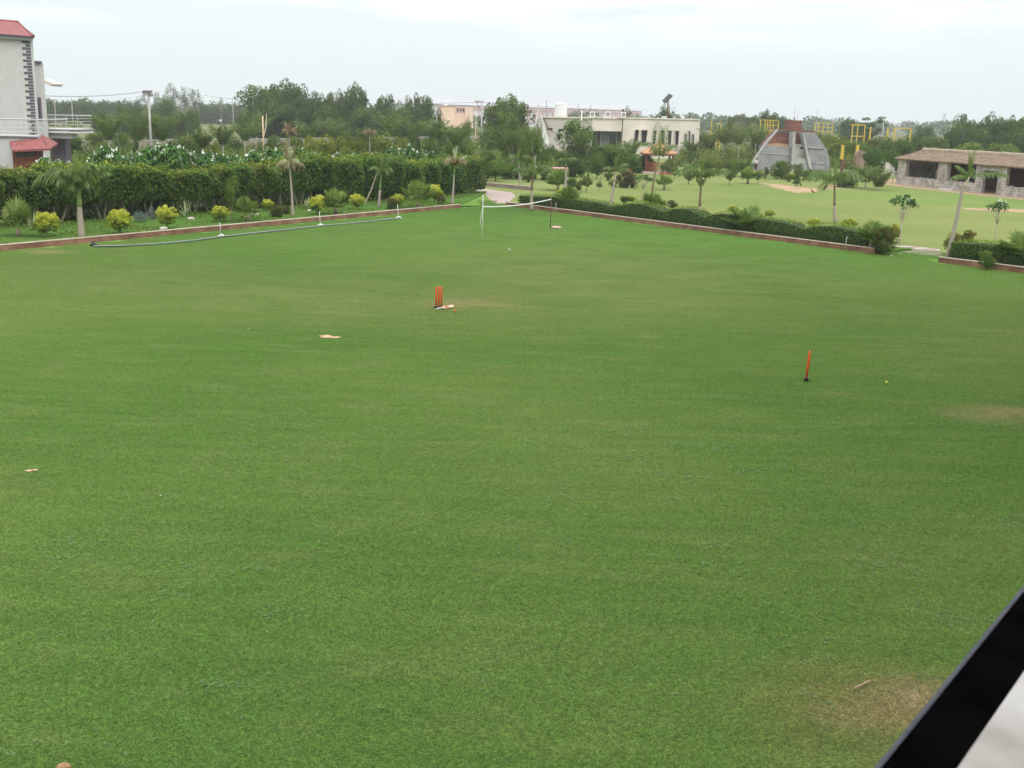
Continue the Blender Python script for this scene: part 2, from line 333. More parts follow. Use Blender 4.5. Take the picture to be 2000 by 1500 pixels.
def crownpts(rng, nc, per, rc, shape, flat=1.0):
    """clumps on a lumpy shell inside the unit ball; shape(z) gives the radius profile"""
    C = []
    while len(C) < nc:
        p = rng.normal(0, 1, 3); p /= np.linalg.norm(p); p *= rng.uniform(.35, .88); rr = shape(p[2])
        C.append((p[0] * rr, p[1] * rr, p[2]))
    C = np.array(C); crad = rc * rng.uniform(.6, 1.35, nc)
    d = unit(rng.normal(0, 1, (nc * per, 3))); r = rng.uniform(.55, 1.0, (nc * per, 1)) ** .6
    idx = np.repeat(np.arange(nc), per); P = C[idx] + d * r * crad[idx][:, None] * np.array([1, 1, flat])
    Nn = unit(d + C[idx] * .7 + np.array([0, 0, .35])); cv = rng.uniform(0, 1, nc)[idx]
    return P, Nn, cv, C
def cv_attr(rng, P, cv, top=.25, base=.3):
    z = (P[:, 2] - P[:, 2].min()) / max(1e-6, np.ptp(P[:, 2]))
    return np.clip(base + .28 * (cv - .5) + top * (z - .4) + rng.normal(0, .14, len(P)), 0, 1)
def limbs(seed, z0, zc, r0, targets, rad=.02):
    rnd = random.Random(seed); mb = MB()
    bend = (rnd.uniform(-.04, .04), rnd.uniform(-.04, .04))
    mb.tube([(0, 0, -.01), (bend[0], bend[1], z0 * .5), (bend[0] * .5, bend[1] * .5, z0), (0, 0, zc)], [r0 * 1.25, r0, r0 * .85, r0 * .45], 7)
    for t in targets:
        t = Vector(t); s = Vector((bend[0] * .5, bend[1] * .5, z0 * rnd.uniform(.85, 1.05))); m = s.lerp(t, .5) + Vector((0, 0, .04))
        mb.tube([s, m, t], [r0 * .5, r0 * .32, r0 * .12], 5)
    return mb
PROTO = {}
def tree_proto(key, seed, nc, per, rc, z0, leaf, asp, lm, shape=lambda z: 1.0, flat=.8, trunk_r=.022, top=.25, bark=BARK, base=.3, updir=None, spread=.7, sub=1):
    rng = np.random.default_rng(seed); per = int(per * 1.9); leaf *= .72
    P, Nn, cv, C = crownpts(rng, nc, per, rc, shape, flat)
    hz = (1 - z0) / 2; sc = np.array([.5, .5, hz]); q9 = np.percentile(P[:, 2], [.4, 99.6]); P[:, 2] = (P[:, 2] - q9[0]) / (q9[1] - q9[0]) * 2 - 1; P[:, :2] /= np.percentile(np.abs(P[:, :2]), 99); P = P * sc * (.95, .95, .94) + np.array([0, 0, z0 + hz * .96]); A = cv_attr(rng, P, cv, top, base)
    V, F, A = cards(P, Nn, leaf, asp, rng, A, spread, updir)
    Cw = C * sc + np.array([0, 0, z0 + hz]); tg = [tuple(c) for c in Cw[rng.permutation(len(Cw))[:9]]]
    crown = fastmesh('crown', V, F, A, lm); trunk = limbs(seed, z0 + .05, z0 + hz, trunk_r, tg).mesh('trunk', bark, True)
    PROTO.setdefault(key, []).append((trunk, crown))
dome = lambda z: 1.0 if z > -.2 else 1.0 + (z + .2) * .7
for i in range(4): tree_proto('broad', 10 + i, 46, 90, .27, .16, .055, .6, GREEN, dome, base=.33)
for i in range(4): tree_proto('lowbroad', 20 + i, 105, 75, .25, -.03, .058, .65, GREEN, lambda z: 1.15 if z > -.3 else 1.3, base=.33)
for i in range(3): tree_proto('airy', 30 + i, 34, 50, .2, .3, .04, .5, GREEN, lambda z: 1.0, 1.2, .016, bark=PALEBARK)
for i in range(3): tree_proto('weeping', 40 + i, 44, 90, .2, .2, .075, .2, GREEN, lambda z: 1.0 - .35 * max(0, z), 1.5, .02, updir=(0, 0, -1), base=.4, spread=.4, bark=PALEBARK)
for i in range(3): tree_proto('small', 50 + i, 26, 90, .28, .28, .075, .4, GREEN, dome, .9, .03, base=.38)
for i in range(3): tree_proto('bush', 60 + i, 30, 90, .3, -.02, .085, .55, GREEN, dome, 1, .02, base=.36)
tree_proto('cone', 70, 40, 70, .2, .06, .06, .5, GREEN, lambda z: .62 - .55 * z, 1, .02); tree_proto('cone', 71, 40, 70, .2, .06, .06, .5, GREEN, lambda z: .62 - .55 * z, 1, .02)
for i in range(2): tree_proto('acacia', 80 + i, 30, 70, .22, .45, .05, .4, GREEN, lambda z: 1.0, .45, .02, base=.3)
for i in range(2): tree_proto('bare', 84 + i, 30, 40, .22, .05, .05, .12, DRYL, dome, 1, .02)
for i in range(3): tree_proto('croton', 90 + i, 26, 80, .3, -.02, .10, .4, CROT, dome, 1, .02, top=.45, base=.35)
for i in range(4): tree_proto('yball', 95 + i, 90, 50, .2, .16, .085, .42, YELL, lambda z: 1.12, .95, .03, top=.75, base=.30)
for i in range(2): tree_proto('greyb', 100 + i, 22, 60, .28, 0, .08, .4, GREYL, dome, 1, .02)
# clipped ficus of the tall hedge: boxy crown on two or three bare stems
def hedge_proto(seed, low):
    rng = np.random.default_rng(seed); rnd = random.Random(seed)
    n = 7000; P = rng.uniform(-1, 1, (n, 3)); ax = rng.integers(0, 3, n); sg = rng.choice([-1, 1], n)
    for k in range(3): m_ = ax == k; P[m_, k] = sg[m_] * rng.uniform(.72, 1.0, m_.sum())
    r = np.linalg.norm(P, axis=1, keepdims=True); P = P / np.maximum(1, r / 1.32)
    lump = np.sin(P[:, 0] * 4 + seed) * np.cos(P[:, 1] * 3.7 + seed) * np.sin(P[:, 2] * 3.5 + seed * 2); P *= (1 + .10 * lump)[:, None]
    Nn = P.copy() + np.array([0, 0, .25]); z0 = low; hz = (1 - z0) / 2
    P = P * np.array([.5, .5, hz]); P[:, 2] += z0 + hz
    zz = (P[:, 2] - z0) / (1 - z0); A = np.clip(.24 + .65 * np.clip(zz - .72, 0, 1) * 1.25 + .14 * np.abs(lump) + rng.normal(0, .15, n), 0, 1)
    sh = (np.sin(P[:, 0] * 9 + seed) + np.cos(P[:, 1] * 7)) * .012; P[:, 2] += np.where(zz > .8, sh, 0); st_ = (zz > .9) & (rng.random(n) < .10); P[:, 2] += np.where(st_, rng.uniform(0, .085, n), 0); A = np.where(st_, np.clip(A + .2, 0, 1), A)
    V, F, A = cards(P, Nn, .060, .6, rng, A, .75)
    V = V; crown = fastmesh('crown', V, F, A, HEDGEL); mb = MB()
    for k in range(rnd.choice((2, 2, 3))):
        x, y = rnd.uniform(-.06, .06), rnd.uniform(-.08, .08); x1, y1 = x * 4, y * 3
        mb.tube([(x, y, -.01), ((x + x1) / 2 + .01, (y + y1) / 2, low * .6), (x1, y1, low + .25)], [.028, .022, .012], 6)
    PROTO.setdefault('hedge_hi' if low > .2 else 'hedge_lo', []).append((mb.mesh('trunk', PALEBARK, True), crown))
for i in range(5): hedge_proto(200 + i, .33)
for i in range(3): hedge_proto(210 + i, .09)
# plumeria: rosettes of long leaves with white blossom
def plum_proto(seed, z0, nc=26, key='plumeria'):
    rng = np.random.default_rng(seed); parts = []; fl = []; C = []
    for k in range(nc):
        d = rng.normal(0, 1, 3); d /= np.linalg.norm(d); d[2] = abs(d[2]) * .9 - .2; C.append(d * rng.uniform(.6, .92))
    hz = (1 - z0) / 2
    for c in C:
        cw = np.array([c[0] * .48, c[1] * .48, z0 + hz * (1 + c[2])]); m_ = 15; ang = rng.uniform(0, 6.283, m_)
        out_ = np.stack([np.cos(ang), np.sin(ang), rng.uniform(-.35, .6, m_)], 1); out_ = unit(out_); L = rng.uniform(.11, .17, m_)[:, None]
        side = unit(np.cross(out_, np.tile((0, 0, 1.), (m_, 1)))); P0 = cw + out_ * .01; mid = cw + out_ * L * .55 + np.array([0, 0, .02])
        tip = cw + out_ * L + np.array([0, 0, -.02]); wd = .024
        V = np.stack([P0, mid + side * wd, tip, mid - side * wd], 1).reshape(-1, 3); parts.append((V, np.arange(4 * m_).reshape(m_, 4), np.repeat(np.clip(rng.normal(.5, .2, m_), 0, 1), 4)))
        if rng.random() < (.24 if key == 'plumeria' else .10):
            q = 6; P = cw + np.array([0, 0, .06]) + rng.normal(0, .022, (q, 3)); fl.append(cards(P, np.tile((0, -.3, 1.), (q, 1)), .042, .9, rng, rng.uniform(0, 1, q)))
    V, F, A = join(parts); crown = fastmesh('crown', V, F, A, PLUML); V, F, A = join(fl); flo = fastmesh('blossom', V, F, A, WHITEF)
    tg = [(c[0] * .46, c[1] * .46, z0 + hz * (1 + c[2]) - .02) for c in C[::2]]
    PROTO.setdefault(key, []).append((limbs(seed, z0 * .8 + .05, z0 + hz * .7, .022, tg).mesh('trunk', PALEBARK, True), crown, flo))
for i in range(4): plum_proto(300 + i, .12, 78)
for i in range(2): plum_proto(310 + i, .5, 22, 'plumtree')

NAMES = {'broad': 'tree', 'lowbroad': 'tree', 'airy': 'eucalyptus_tree', 'weeping': 'weeping_tree', 'small': 'young_tree', 'bush': 'bush', 'cone': 'conifer', 'acacia': 'acacia_tree', 'bare': 'bare_tree',
         'croton': 'croton_bush', 'yball': 'yellow_shrub', 'greyb': 'grey_shrub', 'hedge_hi': 'hedge_tree', 'hedge_lo': 'hedge_tree', 'plumeria': 'plumeria_shrub', 'plumtree': 'plumeria_tree'}
CATS = {'broad': 'tree', 'lowbroad': 'tree', 'airy': 'tree', 'weeping': 'tree', 'small': 'tree', 'bush': 'bush', 'cone': 'conifer', 'acacia': 'tree', 'bare': 'tree', 'croton': 'bush', 'yball': 'shrub',
        'greyb': 'shrub', 'hedge_hi': 'hedge tree', 'hedge_lo': 'hedge tree', 'plumeria': 'shrub', 'plumtree': 'tree'}
RND = random.Random(7); CNT = {}
def plant(kind, P, w_, h, label, tint=(1, 1, 1), group=None, rz=None, var=None):
    k = CNT.get(kind, 0); CNT[kind] = k + 1; pr = PROTO[kind][(k if var is None else var) % len(PROTO[kind])]
    o = empty(NAMES[kind], P, label, CATS[kind], group, RND.uniform(0, 6.28) if rz is None else rz, (w_, w_, h))
    for nm, me in zip(('trunk', 'crown', 'blossom'), pr): link(nm, me, o, tint if nm == 'crown' else None)
    return o
def tree(kind, u, vtop, wpx, label, vb=None, Y=None, tint=(1, 1, 1), group=None, z=0.0, **k):
    """stands at ground pixel (u,vb), or at depth Y when its foot is hidden"""
    if Y is None: P = G(u, vb, z)
    else: q = AT(u, (vtop + hor(u) + 20) / 2, Y); P = Vector((q.x, q.y, z))
    h = ZTOP(P, vtop) - z; return plant(kind, P, wpx * PX(P.y), h, label, tint, group, **k)
HZ = .985
# ---------------------------------------------------------------- ground
def sheet(name, pts, z, m, kind='structure'):
    me = bpy.data.meshes.new(name); me.from_pydata([(p[0], p[1], z) for p in pts], [], [tuple(range(len(pts)))]); me.materials.append(m)
    if me.polygons[0].normal.z < 0: me.flip_normals()
    return tag(link(name, me), kind=kind)
def blob(c, rx, ry, seed, n=40, rot=0, amp=.28):
    rnd = random.Random(seed); ph = [rnd.uniform(0, 6.28) for _ in range(5)]; pts = []
    for i in range(n):
        a = 2 * math.pi * i / n; r = rnd.uniform(.86, 1.14) + amp * (math.sin(2 * a + ph[0]) * .5 + math.sin(3 * a + ph[1]) * .4 + math.sin(5 * a + ph[2]) * .3 + math.sin(9 * a + ph[3]) * .22)
        x, y = rx * r * math.cos(a), ry * r * math.sin(a); pts.append((c[0] + x * math.cos(rot) - y * math.sin(rot), c[1] + x * math.sin(rot) + y * math.cos(rot)))
    return pts
sheet('ground', [(-2600, -300), (2600, -300), (2600, 3200), (-2600, 3200)], -.03, FIELD)
ZB = .12
K0, K1 = G(0, 490), G(900, 406)                     # left kerb
kd = (K1 - K0).normalized(); kn = Vector((-kd.y, kd.x, 0)); K00 = K0 - kd * 25
M0, M1, M2, M3 = G(988, 402), G(1708, 496), G(1832, 513), G(2000, 534)   # right kerbs
md = (M3 - M2).normalized(); M4 = M3 + md * 12
mn = Vector((-(M1 - M0).normalized().y, (M1 - M0).normalized().x, 0))
sheet('garden_turf', [G(900, 404) - kd * 2, G(905, 372), G(928, 366), (-8, 120), (-60, 150), (-60, 260), (170, 240), (170, 60), M4 + Vector((12, -4, 0)), M4, M0], 0.0, MEADOW)
lawn_poly = [K00 - kd * 5 - kn * .3, K1, G(925, 380), G(946, 377), G(964, 397), G(988, 398), M0, M1, G(1730, 478), G(1835, 492), M2, M4 + md * 10, Vector((40, -8, 0)), Vector((-60, -8, 0))]
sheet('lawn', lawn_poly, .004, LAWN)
sheet('far_field', [AT(-300, 240, 232) , AT(800, 250, 232), AT(800, 250, 520), AT(-600, 240, 520)], .004, turf('crop_field', (.13, .16, .06), (.19, .19, .10), (.22, .16, .10), .3))
# raised beds
def bed(name, pts, z):
    mb = MB(); mb.prism([(p[0], p[1], z) for p in pts], (0, 0, -z - .02)); return tag(mb.build(name, BEDM), kind='structure')
H0, H1 = G(0, 441, ZB), G(930, 375, ZB); hd = (H1 - H0).normalized(); hn = Vector((-hd.y, hd.x, 0)); H00 = H0 - hd * 16
bed('flower_bed', [K00 + kn * .2, K1 + kn * .2, H1 + hd * 1.5, H1 + hn * 3, H00 + hn * 3], ZB)
bed('flower_bed', [M0 + mn * .15, M0 + mn * 3.2, M1 + mn * 3.2, M1 + mn * .15], ZB)
bed('flower_bed', [M2 + mn * .15, M2 + mn * 3.2, M4 + mn * 3.2, M4 + mn * .15], ZB)
mb = MB(); b1_, b2_ = K1 + kn * .2, H1 + hn * 3; b3_, b4_ = b2_ + kd * 3, b1_ + kd * 3
mb.quad([(b1_.x, b1_.y, ZB - .002), (b1_.x + kd.x * 3, b1_.y + kd.y * 3, .004), (b3_.x, b3_.y, .004), (b2_.x, b2_.y, ZB - .002)]); tag(mb.build('grass_bank', LAWN), kind='structure')
# paved paths, pink and white diagonal stripes
def pavemat():
    m = bpy.data.materials.new('striped_paving'); m.use_nodes = True; t = m.node_tree; b = t.nodes['Principled BSDF']; b.inputs['Roughness'].default_value = .9
    g = N(t, 'ShaderNodeNewGeometry'); mp = N(t, 'ShaderNodeMapping'); mp.inputs['Rotation'].default_value = (0, 0, R(58)); t.links.new(g.outputs['Position'], mp.inputs[0])
    wv = N(t, 'ShaderNodeTexWave'); wv.inputs['Scale'].default_value = .33; wv.inputs['Distortion'].default_value = .25; wv.inputs['Detail Scale'].default_value = 4; t.links.new(mp.outputs[0], wv.inputs[0])
    r = N(t, 'ShaderNodeValToRGB'); r.color_ramp.elements[0].position = .42; r.color_ramp.elements[1].position = .58; r.color_ramp.elements[0].color = (.36, .24, .20, 1); r.color_ramp.elements[1].color = (.50, .43, .37, 1)
    t.links.new(wv.outputs[0], r.inputs[0]); nz = N(t, 'ShaderNodeTexNoise'); nz.inputs['Scale'].default_value = 5; t.links.new(g.outputs['Position'], nz.inputs[0])
    mu = N(t, 'ShaderNodeMixRGB', blend_type='MULTIPLY'); mu.inputs[0].default_value = .4; t.links.new(r.outputs[0], mu.inputs[1]); t.links.new(nz.outputs[0], mu.inputs[2]); t.links.new(mu.outputs[0], b.inputs['Base Color']); return m
PAVE = pavemat()
PATHW = [G(905, 364), G(928, 365.5), G(1000, 376.5), G(1007, 383), G(992, 397), G(964, 397), G(957, 390), G(946, 379), G(924, 368.5), G(900, 366)]
sheet('path', PATHW, .008, PAVE)
sheet('path', [G(1720, 476.5), G(1790, 481.5), G(1835, 487), G(1840, 499), G(1800, 497.5), G(1752, 491)], .008, PAVE)
# dirt
SO2 = mat('reddish_soil', (.36, .25, .14), 1, .2, .6)
def rough(px, seed, amp=.35):
    rnd = random.Random(seed); pts = [G(u, v) for u, v in px]; o = []
    for a, b in zip(pts, pts[1:] + pts[:1]):
        for k in range(7):
            q = a.lerp(b, k / 7); o.append((q.x + rnd.uniform(-amp, amp), q.y + rnd.uniform(-amp, amp) * 1.5))
    return o
sheet('dirt_patch', rough([(1478, 357), (1520, 360), (1570, 366), (1600, 369), (1592, 376), (1555, 376.5), (1515, 368)], 1), .008, SO2); sheet('dirt_patch', rough([(1612, 360), (1645, 362), (1660, 365), (1640, 368), (1605, 371)], 2), .008, SO2)
sheet('dirt_patch', rough([(1694, 344), (1725, 345), (1752, 352), (1750, 363), (1722, 361), (1700, 354)], 3), .012, SO2); sheet('dirt_patch', rough([(1868, 405.5), (1930, 407), (2020, 410), (2020, 416), (1945, 413), (1895, 409.5)], 4, .2), .008, SO2)
sa, sb = G(1748, 364), G(2000, 391)
sheet('dirt_patch', [sa, sb + (sb - sa) * .3, G(2000, 383) + (sb - sa) * .3, G(1752, 358)], .008, mat('trodden_soil', (.33, .24, .15), 1, .25, 1))
# worn patches in the near lawn
WORN = turf('worn_turf', (.16, .15, .06), (.20, .17, .085), (.27, .21, .12), .3)
BARE = mat('bare_sand', (.50, .34, .20), 1, .22, 8, bump=.02)
for i, (u, v, rx, ry, m, rot) in enumerate([(643, 659, .31, .17, BARE, 0), (61, 920.5, .10, .06, BARE, 0), ]):
    sheet('bare_patch', blob(G(u, v), rx, ry, 30 + i, rot=rot, amp=.55), .022, m)

# ---------------------------------------------------------------- real turf blades over the lawn (one mass of grass)
def patch(seed, size=1.0, n=4200):
    rng = np.random.default_rng(seed); P = np.zeros((n, 3)); P[:, :2] = rng.uniform(-size / 2, size / 2, (n, 2))
    an = rng.uniform(0, 6.283, n); L = rng.uniform(.006, .020, n); w_ = rng.uniform(.003, .006, n)
    big = rng.random(n) < .02; L[big] *= 1.8
    d = np.stack([np.cos(an), np.sin(an), np.zeros(n)], 1); s = np.stack([-np.sin(an), np.cos(an), np.zeros(n)], 1)
    lean = rng.uniform(1.0, 3.6, n)[:, None]; T = P + d * L[:, None] * lean; T[:, 2] = L
    V = np.stack([P - s * w_[:, None], P + s * w_[:, None], T], 1).reshape(-1, 3); A = np.repeat(rng.uniform(0, 1, n), 3)
    return fastmesh('turf_patch', V, np.arange(3 * n).reshape(n, 3), A, BLADE)
def inside(p, poly):
    c = False; n = len(poly)
    for i in range(n):
        a, b = poly[i], poly[i - 1]
        if (a[1] > p[1]) != (b[1] > p[1]) and p[0] < (b[0] - a[0]) * (p[1] - a[1]) / (b[1] - a[1]) + a[0]: c = not c
    return c
gp = []
rj = random.Random(3); ins = [Vector((p[0], p[1])) for p in lawn_poly]
for i in range(-60, 70):
    for j in range(3, 88):
        x, y = i * 1.0, j * 1.0
        if abs(x) > y * .6 + 6: continue
        if inside((x, y), ins) : gp.append((x, y, .004))
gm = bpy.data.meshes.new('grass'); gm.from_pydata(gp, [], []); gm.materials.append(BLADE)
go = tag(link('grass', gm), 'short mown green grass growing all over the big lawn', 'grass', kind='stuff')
ng = bpy.data.node_groups.new('turf', 'GeometryNodeTree'); ng.interface.new_socket('Geometry', in_out='INPUT', socket_type='NodeSocketGeometry'); ng.interface.new_socket('Geometry', in_out='OUTPUT', socket_type='NodeSocketGeometry')
gi, go_ = N(ng, 'NodeGroupInput'), N(ng, 'NodeGroupOutput'); iop = N(ng, 'GeometryNodeInstanceOnPoints'); jg = N(ng, 'GeometryNodeJoinGeometry')
for s_ in range(4):
    po = bpy.data.objects.new('turf_patch', patch(900 + s_)); oi = N(ng, 'GeometryNodeObjectInfo'); oi.inputs['Object'].default_value = po; oi.inputs['As Instance'].default_value = True
    ng.links.new(oi.outputs['Geometry'], jg.inputs[0])
iop.inputs['Pick Instance'].default_value = True
ri = N(ng, 'FunctionNodeRandomValue', data_type='INT'); ri.inputs[4].default_value = 0; ri.inputs[5].default_value = 3; ng.links.new(ri.outputs[2], iop.inputs['Instance Index'])
rr = N(ng, 'FunctionNodeRandomValue', data_type='INT'); rr.inputs[4].default_value = 0; rr.inputs[5].default_value = 3; rr.inputs['Seed'].default_value = 5
mu = N(ng, 'ShaderNodeMath', operation='MULTIPLY'); mu.inputs[1].default_value = math.pi / 2; ng.links.new(rr.outputs[2], mu.inputs[0])
cx = N(ng, 'ShaderNodeCombineXYZ'); ng.links.new(mu.outputs[0], cx.inputs[2]); ng.links.new(cx.outputs[0], iop.inputs['Rotation'])
ng.links.new(gi.outputs[0], iop.inputs['Points']); ng.links.new(jg.outputs[0], iop.inputs['Instance']); ng.links.new(iop.outputs[0], go_.inputs[0])
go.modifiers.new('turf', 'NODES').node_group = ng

# longer pale tufts standing out of the nearer turf
rng = np.random.default_rng(31); parts = []
for k in range(150):
    c = np.array((rng.uniform(-7, 11), rng.uniform(8.5, 26), .004)); 
    if not inside((c[0], c[1]), ins): continue
    m_ = int(rng.uniform(4, 22)); sp_ = rng.uniform(.15, .6)
    for j in range(m_):
        b = c + np.array((rng.normal(0, sp_), rng.normal(0, sp_ * .6), 0)); q = 7; an = rng.uniform(0, 6.283, q); L = rng.uniform(.03, .065, (q, 1)); d = np.stack([np.cos(an), np.sin(an), np.zeros(q)], 1); t_ = np.stack([-d[:, 1], d[:, 0], np.zeros(q)], 1) * .0025
        B_ = b + rng.normal(0, .008, (q, 3)) * (1, 1, 0); M_ = B_ + d * L * .45 + np.array((0, 0, 1.)) * L * .5; E_ = M_ + d * L * .6
        V = np.stack([B_ - t_, B_ + t_, M_ + t_, M_ - t_], 1).reshape(-1, 3); parts.append((V, np.arange(4 * q).reshape(q, 4), np.repeat(rng.uniform(.3, 1, q), 4))); V = np.stack([M_ - t_, M_ + t_, E_ + t_ * .1, E_ - t_ * .1], 1).reshape(-1, 3); parts.append((V, np.arange(4 * q).reshape(q, 4), np.repeat(rng.uniform(.3, 1, q), 4)))
V, F, A = join(parts); tag(link('grass_tufts', fastmesh('grass_tufts', V, F, A, leafmat('leaf_tuft', [(0, (.12, .25, .09)), (.6, (.20, .36, .14)), (1, (.42, .48, .28))], .35, .02))), 'longer pale grass tufts sticking out of the lawn near the building', 'grass', kind='stuff')

# ---------------------------------------------------------------- kerbs
def kerb(A, B, h, label, thick=.2, wallm=BRICK, step=None):
    A, B = Vector(A), Vector(B); d = B - A; L = d.length; a = math.atan2(d.y, d.x); o = empty('brick_kerb', A, label, 'kerb', None, a)
    mb = MB(); mb.box(0, L, 0, thick, -.03, h - .035); mb.build('brick_wall', wallm, o)
    mb = MB(); rnd = random.Random(int(L * 10)); x = 0
    n = max(1, int(L / 1.2))
    for i in range(n):
        x0, x1 = L * i / n, L * (i + 1) / n; j = rnd.uniform(-.006, .006); mb.box(x0 + .004, x1 - .004, -.02 + j, thick + .02, h - .035, h + j * .5)
    mb.build('coping', ROCKC, o); return o
ROCKC = mat('kerb_coping', (.42, .34, .27), .9, .2, 3)
kerb(K00, K1, .27, 'long low brick kerb along the front of the left flower bed')
kerb(M0, M1, .29, 'low brick kerb along the wavy clipped hedge between the two paths')
kerb(M2, M4, .29, 'low brick kerb at the right edge below the leaning palm')
kerb(G(1037, 371.5), G(926, 361), .34, 'weathered stone kerb beside the striped pink path', .2, mat('brown_stone', (.22, .17, .14), .95, .25, 3, bump=.02))

# ---------------------------------------------------------------- tall clipped hedge, tree by tree
tops = [(-60, 332), (0, 336), (60, 332), (110, 326), (200, 328), (300, 329), (360, 333), (430, 328), (500, 322), (560, 314), (620, 310), (700, 306), (760, 312), (800, 320), (850, 318), (890, 308), (930, 306)]
def interp(t, x):
    for (a, b), (c, d) in zip(t, t[1:]):
        if x <= c: return b + (d - b) * max(0, (x - a)) / (c - a)
    return t[-1][1]
Mi3 = CM.to_3x3().inverted()
def toU(P): q = Mi3 @ (Vector(P) - Vector((0, 0, CAMZ))); return 1000 + q.x / -q.z * FPX
def hedgeY(u): return FAC(H0, H1, u, 400)
Lh = (H1 - H0).length; s_ = -9.0
while s_ < Lh + .2:
    P = H0 + hd * s_; u = toU(P); P = P + hn * RND.uniform(-.15, .15); h = ZTOP(P, interp(tops, u) + RND.uniform(-7, 5)) - ZB
    hi = u < 640 or u > 860
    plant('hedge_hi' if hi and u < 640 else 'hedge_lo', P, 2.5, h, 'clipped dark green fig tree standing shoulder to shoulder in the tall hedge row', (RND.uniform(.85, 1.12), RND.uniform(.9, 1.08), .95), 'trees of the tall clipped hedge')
    s_ += 1.55

# plumerias behind the hedge
PL = 'round plumeria shrub with glossy leaves and white blossom behind the tall hedge'
pls = [(-20, 330, 70), (40, 318, 66), (95, 296, 66), (125, 300, 62), (165, 300, 60), (205, 268, 62), (228, 285, 60), (262, 282, 66), (300, 268, 66), (330, 264, 66), (350, 280, 66), (395, 282, 64), (425, 292, 56), (462, 292, 52),
       (500, 286, 58), (538, 276, 58), (580, 280, 58), (615, 288, 50), (665, 292, 50), (695, 290, 44), (735, 293, 42), (765, 277, 40), (795, 276, 42), (815, 286, 40), (838, 290, 40)]
pls += [(u + 22, v + 14, wp) for u, v, wp in pls[:18]]
for i, (u, v, wp) in enumerate(pls):
    v -= 6
    s0, _ = FAC(H0, H1, u, 380); P = H0 + hd * s0 + hn * (3.2 + (i % 3) * 1.6)
    q = AT(u, v + 20, P.y); P = Vector((q.x, P.y, 0)); plant('plumeria', P, wp * PX(P.y) * 1.15, ZTOP(P, v), PL, (RND.uniform(.85, 1.1),) * 3, 'plumeria shrubs behind the tall hedge')

# ---------------------------------------------------------------- palms
def frond(rng, o, az, el, L, droop, ll, parts, wd=.024, vm=.5, n=40, hang=.5):
    d = np.array([math.cos(az), math.sin(az), 0.]); up = np.array([0, 0, 1.]); side = np.array([-d[1], d[0], 0.])
    t = np.linspace(0, 1, n); ang = el - droop * t ** 1.7; st = L / (n - 1)
    P = np.zeros((n, 3)); P[0] = o
    for i in range(1, n): P[i] = P[i - 1] + (d * math.cos(ang[i]) + up * math.sin(ang[i])) * st
    W = np.repeat([side * .02 * max(L / 2.5, .4)], n, 0) * (1.2 - t)[:, None]; V = np.concatenate([P - W, P + W]); F = np.array([[i, i + 1, n + i + 1, n + i] for i in range(n - 1)])
    parts.append((V, F, np.full(len(V), .75)))
    for sg in (-1, 1):
        i = np.arange(2, n); tt = t[i]; l = (ll * np.sin(np.pi * np.clip(tt * .86 + .1, 0, 1)) ** .6 * rng.uniform(.8, 1.15, len(i)))[:, None]
        dirv = np.stack([d * math.cos(ang[k]) + up * math.sin(ang[k]) for k in i]); h = hang * rng.uniform(.6, 1.5, (len(i), 1))
        a = unit(sg * side * 1.0 + dirv * .75 - up * h + rng.normal(0, .12, (len(i), 3))); b = unit(a - up * .9 * hang); p = P[i]; bw = dirv * wd
        m_ = p + a * l * .5; e = m_ + b * l * .5
        V = np.stack([p, m_ + bw, e, m_ - bw], 1).reshape(-1, 3); parts.append((V, np.arange(4 * len(i)).reshape(-1, 4), np.repeat(np.clip(rng.normal(vm, .2, len(i)), 0, 1), 4)))
def palm(path, r0, seed, fr, label, shaft=None, green=.35, leafm=PALML, ll=.5, tint=(1, 1, 1), name='royal_palm', z=ZB, depth=None, dead=None, wd=.035, hang=.5, swell=1.3, spear=1.0):
    """path: pixels from foot to top of the trunk; fr: [(azimuth, elevation, length, droop)]"""
    r0 *= .58; wd *= .72; rng = np.random.default_rng(seed); B = G(*path[0], z) if depth is None else AT(*path[0], depth); B.z = z
    pts = [B] + [AT(u, v, B.y) for u, v in path[1:]]; o = empty(name, B, label, 'palm tree'); loc = [p - B for p in pts]
    full = []
    for a, b in zip(loc, loc[1:]):
        for k in range(6): full.append(a.lerp(b, k / 6))
    full.append(loc[-1]); n = len(full); k = max(2, int(n * (1 - green))) if green else n
    rad = [r0 * (swell - (swell - .8) * min(1, i / n * 1.6)) for i in range(n)]
    mb = MB(); lo = full[:k + 1]; lo[0] = lo[0] - Vector((0, 0, .05)); mb.tube(lo, rad[:k + 1][:len(lo)], 10); mb.build('trunk', PTRUNK, o, True)
    if green:
        mb = MB(); up = full[k:]; mb.tube(up, [r0 * (.95 - .45 * i / len(up)) for i in range(len(up))], 10); mb.build('crownshaft', shaft or SHAFT, o, True)
    parts = []; top = np.array(full[-1])
    for az, el, L, dr in fr: frond(rng, top, R(az), R(el), L, R(dr), ll * min(1.2, .5 + L / 4), parts, wd, hang=hang)
    if spear:
        for q_ in range(4): frond(rng, top, .5 + q_ * 1.6, R(80 + q_ * 3), spear * (1 - .12 * q_), R(4), .3, parts, wd, .75, 26, -.9)
    V, F, A = join(parts); link('crown', fastmesh('crown', V, F, A, leafm), o, tint)
    if dead:
        parts = []
        for az, el, L, dr in dead: frond(rng, top, R(az), R(el), L, R(dr), ll * .8, parts, wd, hang=1.2)
        V, F, A = join(parts); link('dead_fronds', fastmesh('dead_fronds', V, F, A, DRYL), o)
    return o
def ring(n, el, L, dr, seed=0, j=12):
    r = random.Random(seed); return [(360 / n * i + r.uniform(-j, j), el + r.uniform(-12, 12), L * r.uniform(.8, 1.1), dr + r.uniform(-15, 15)) for i in range(n)]
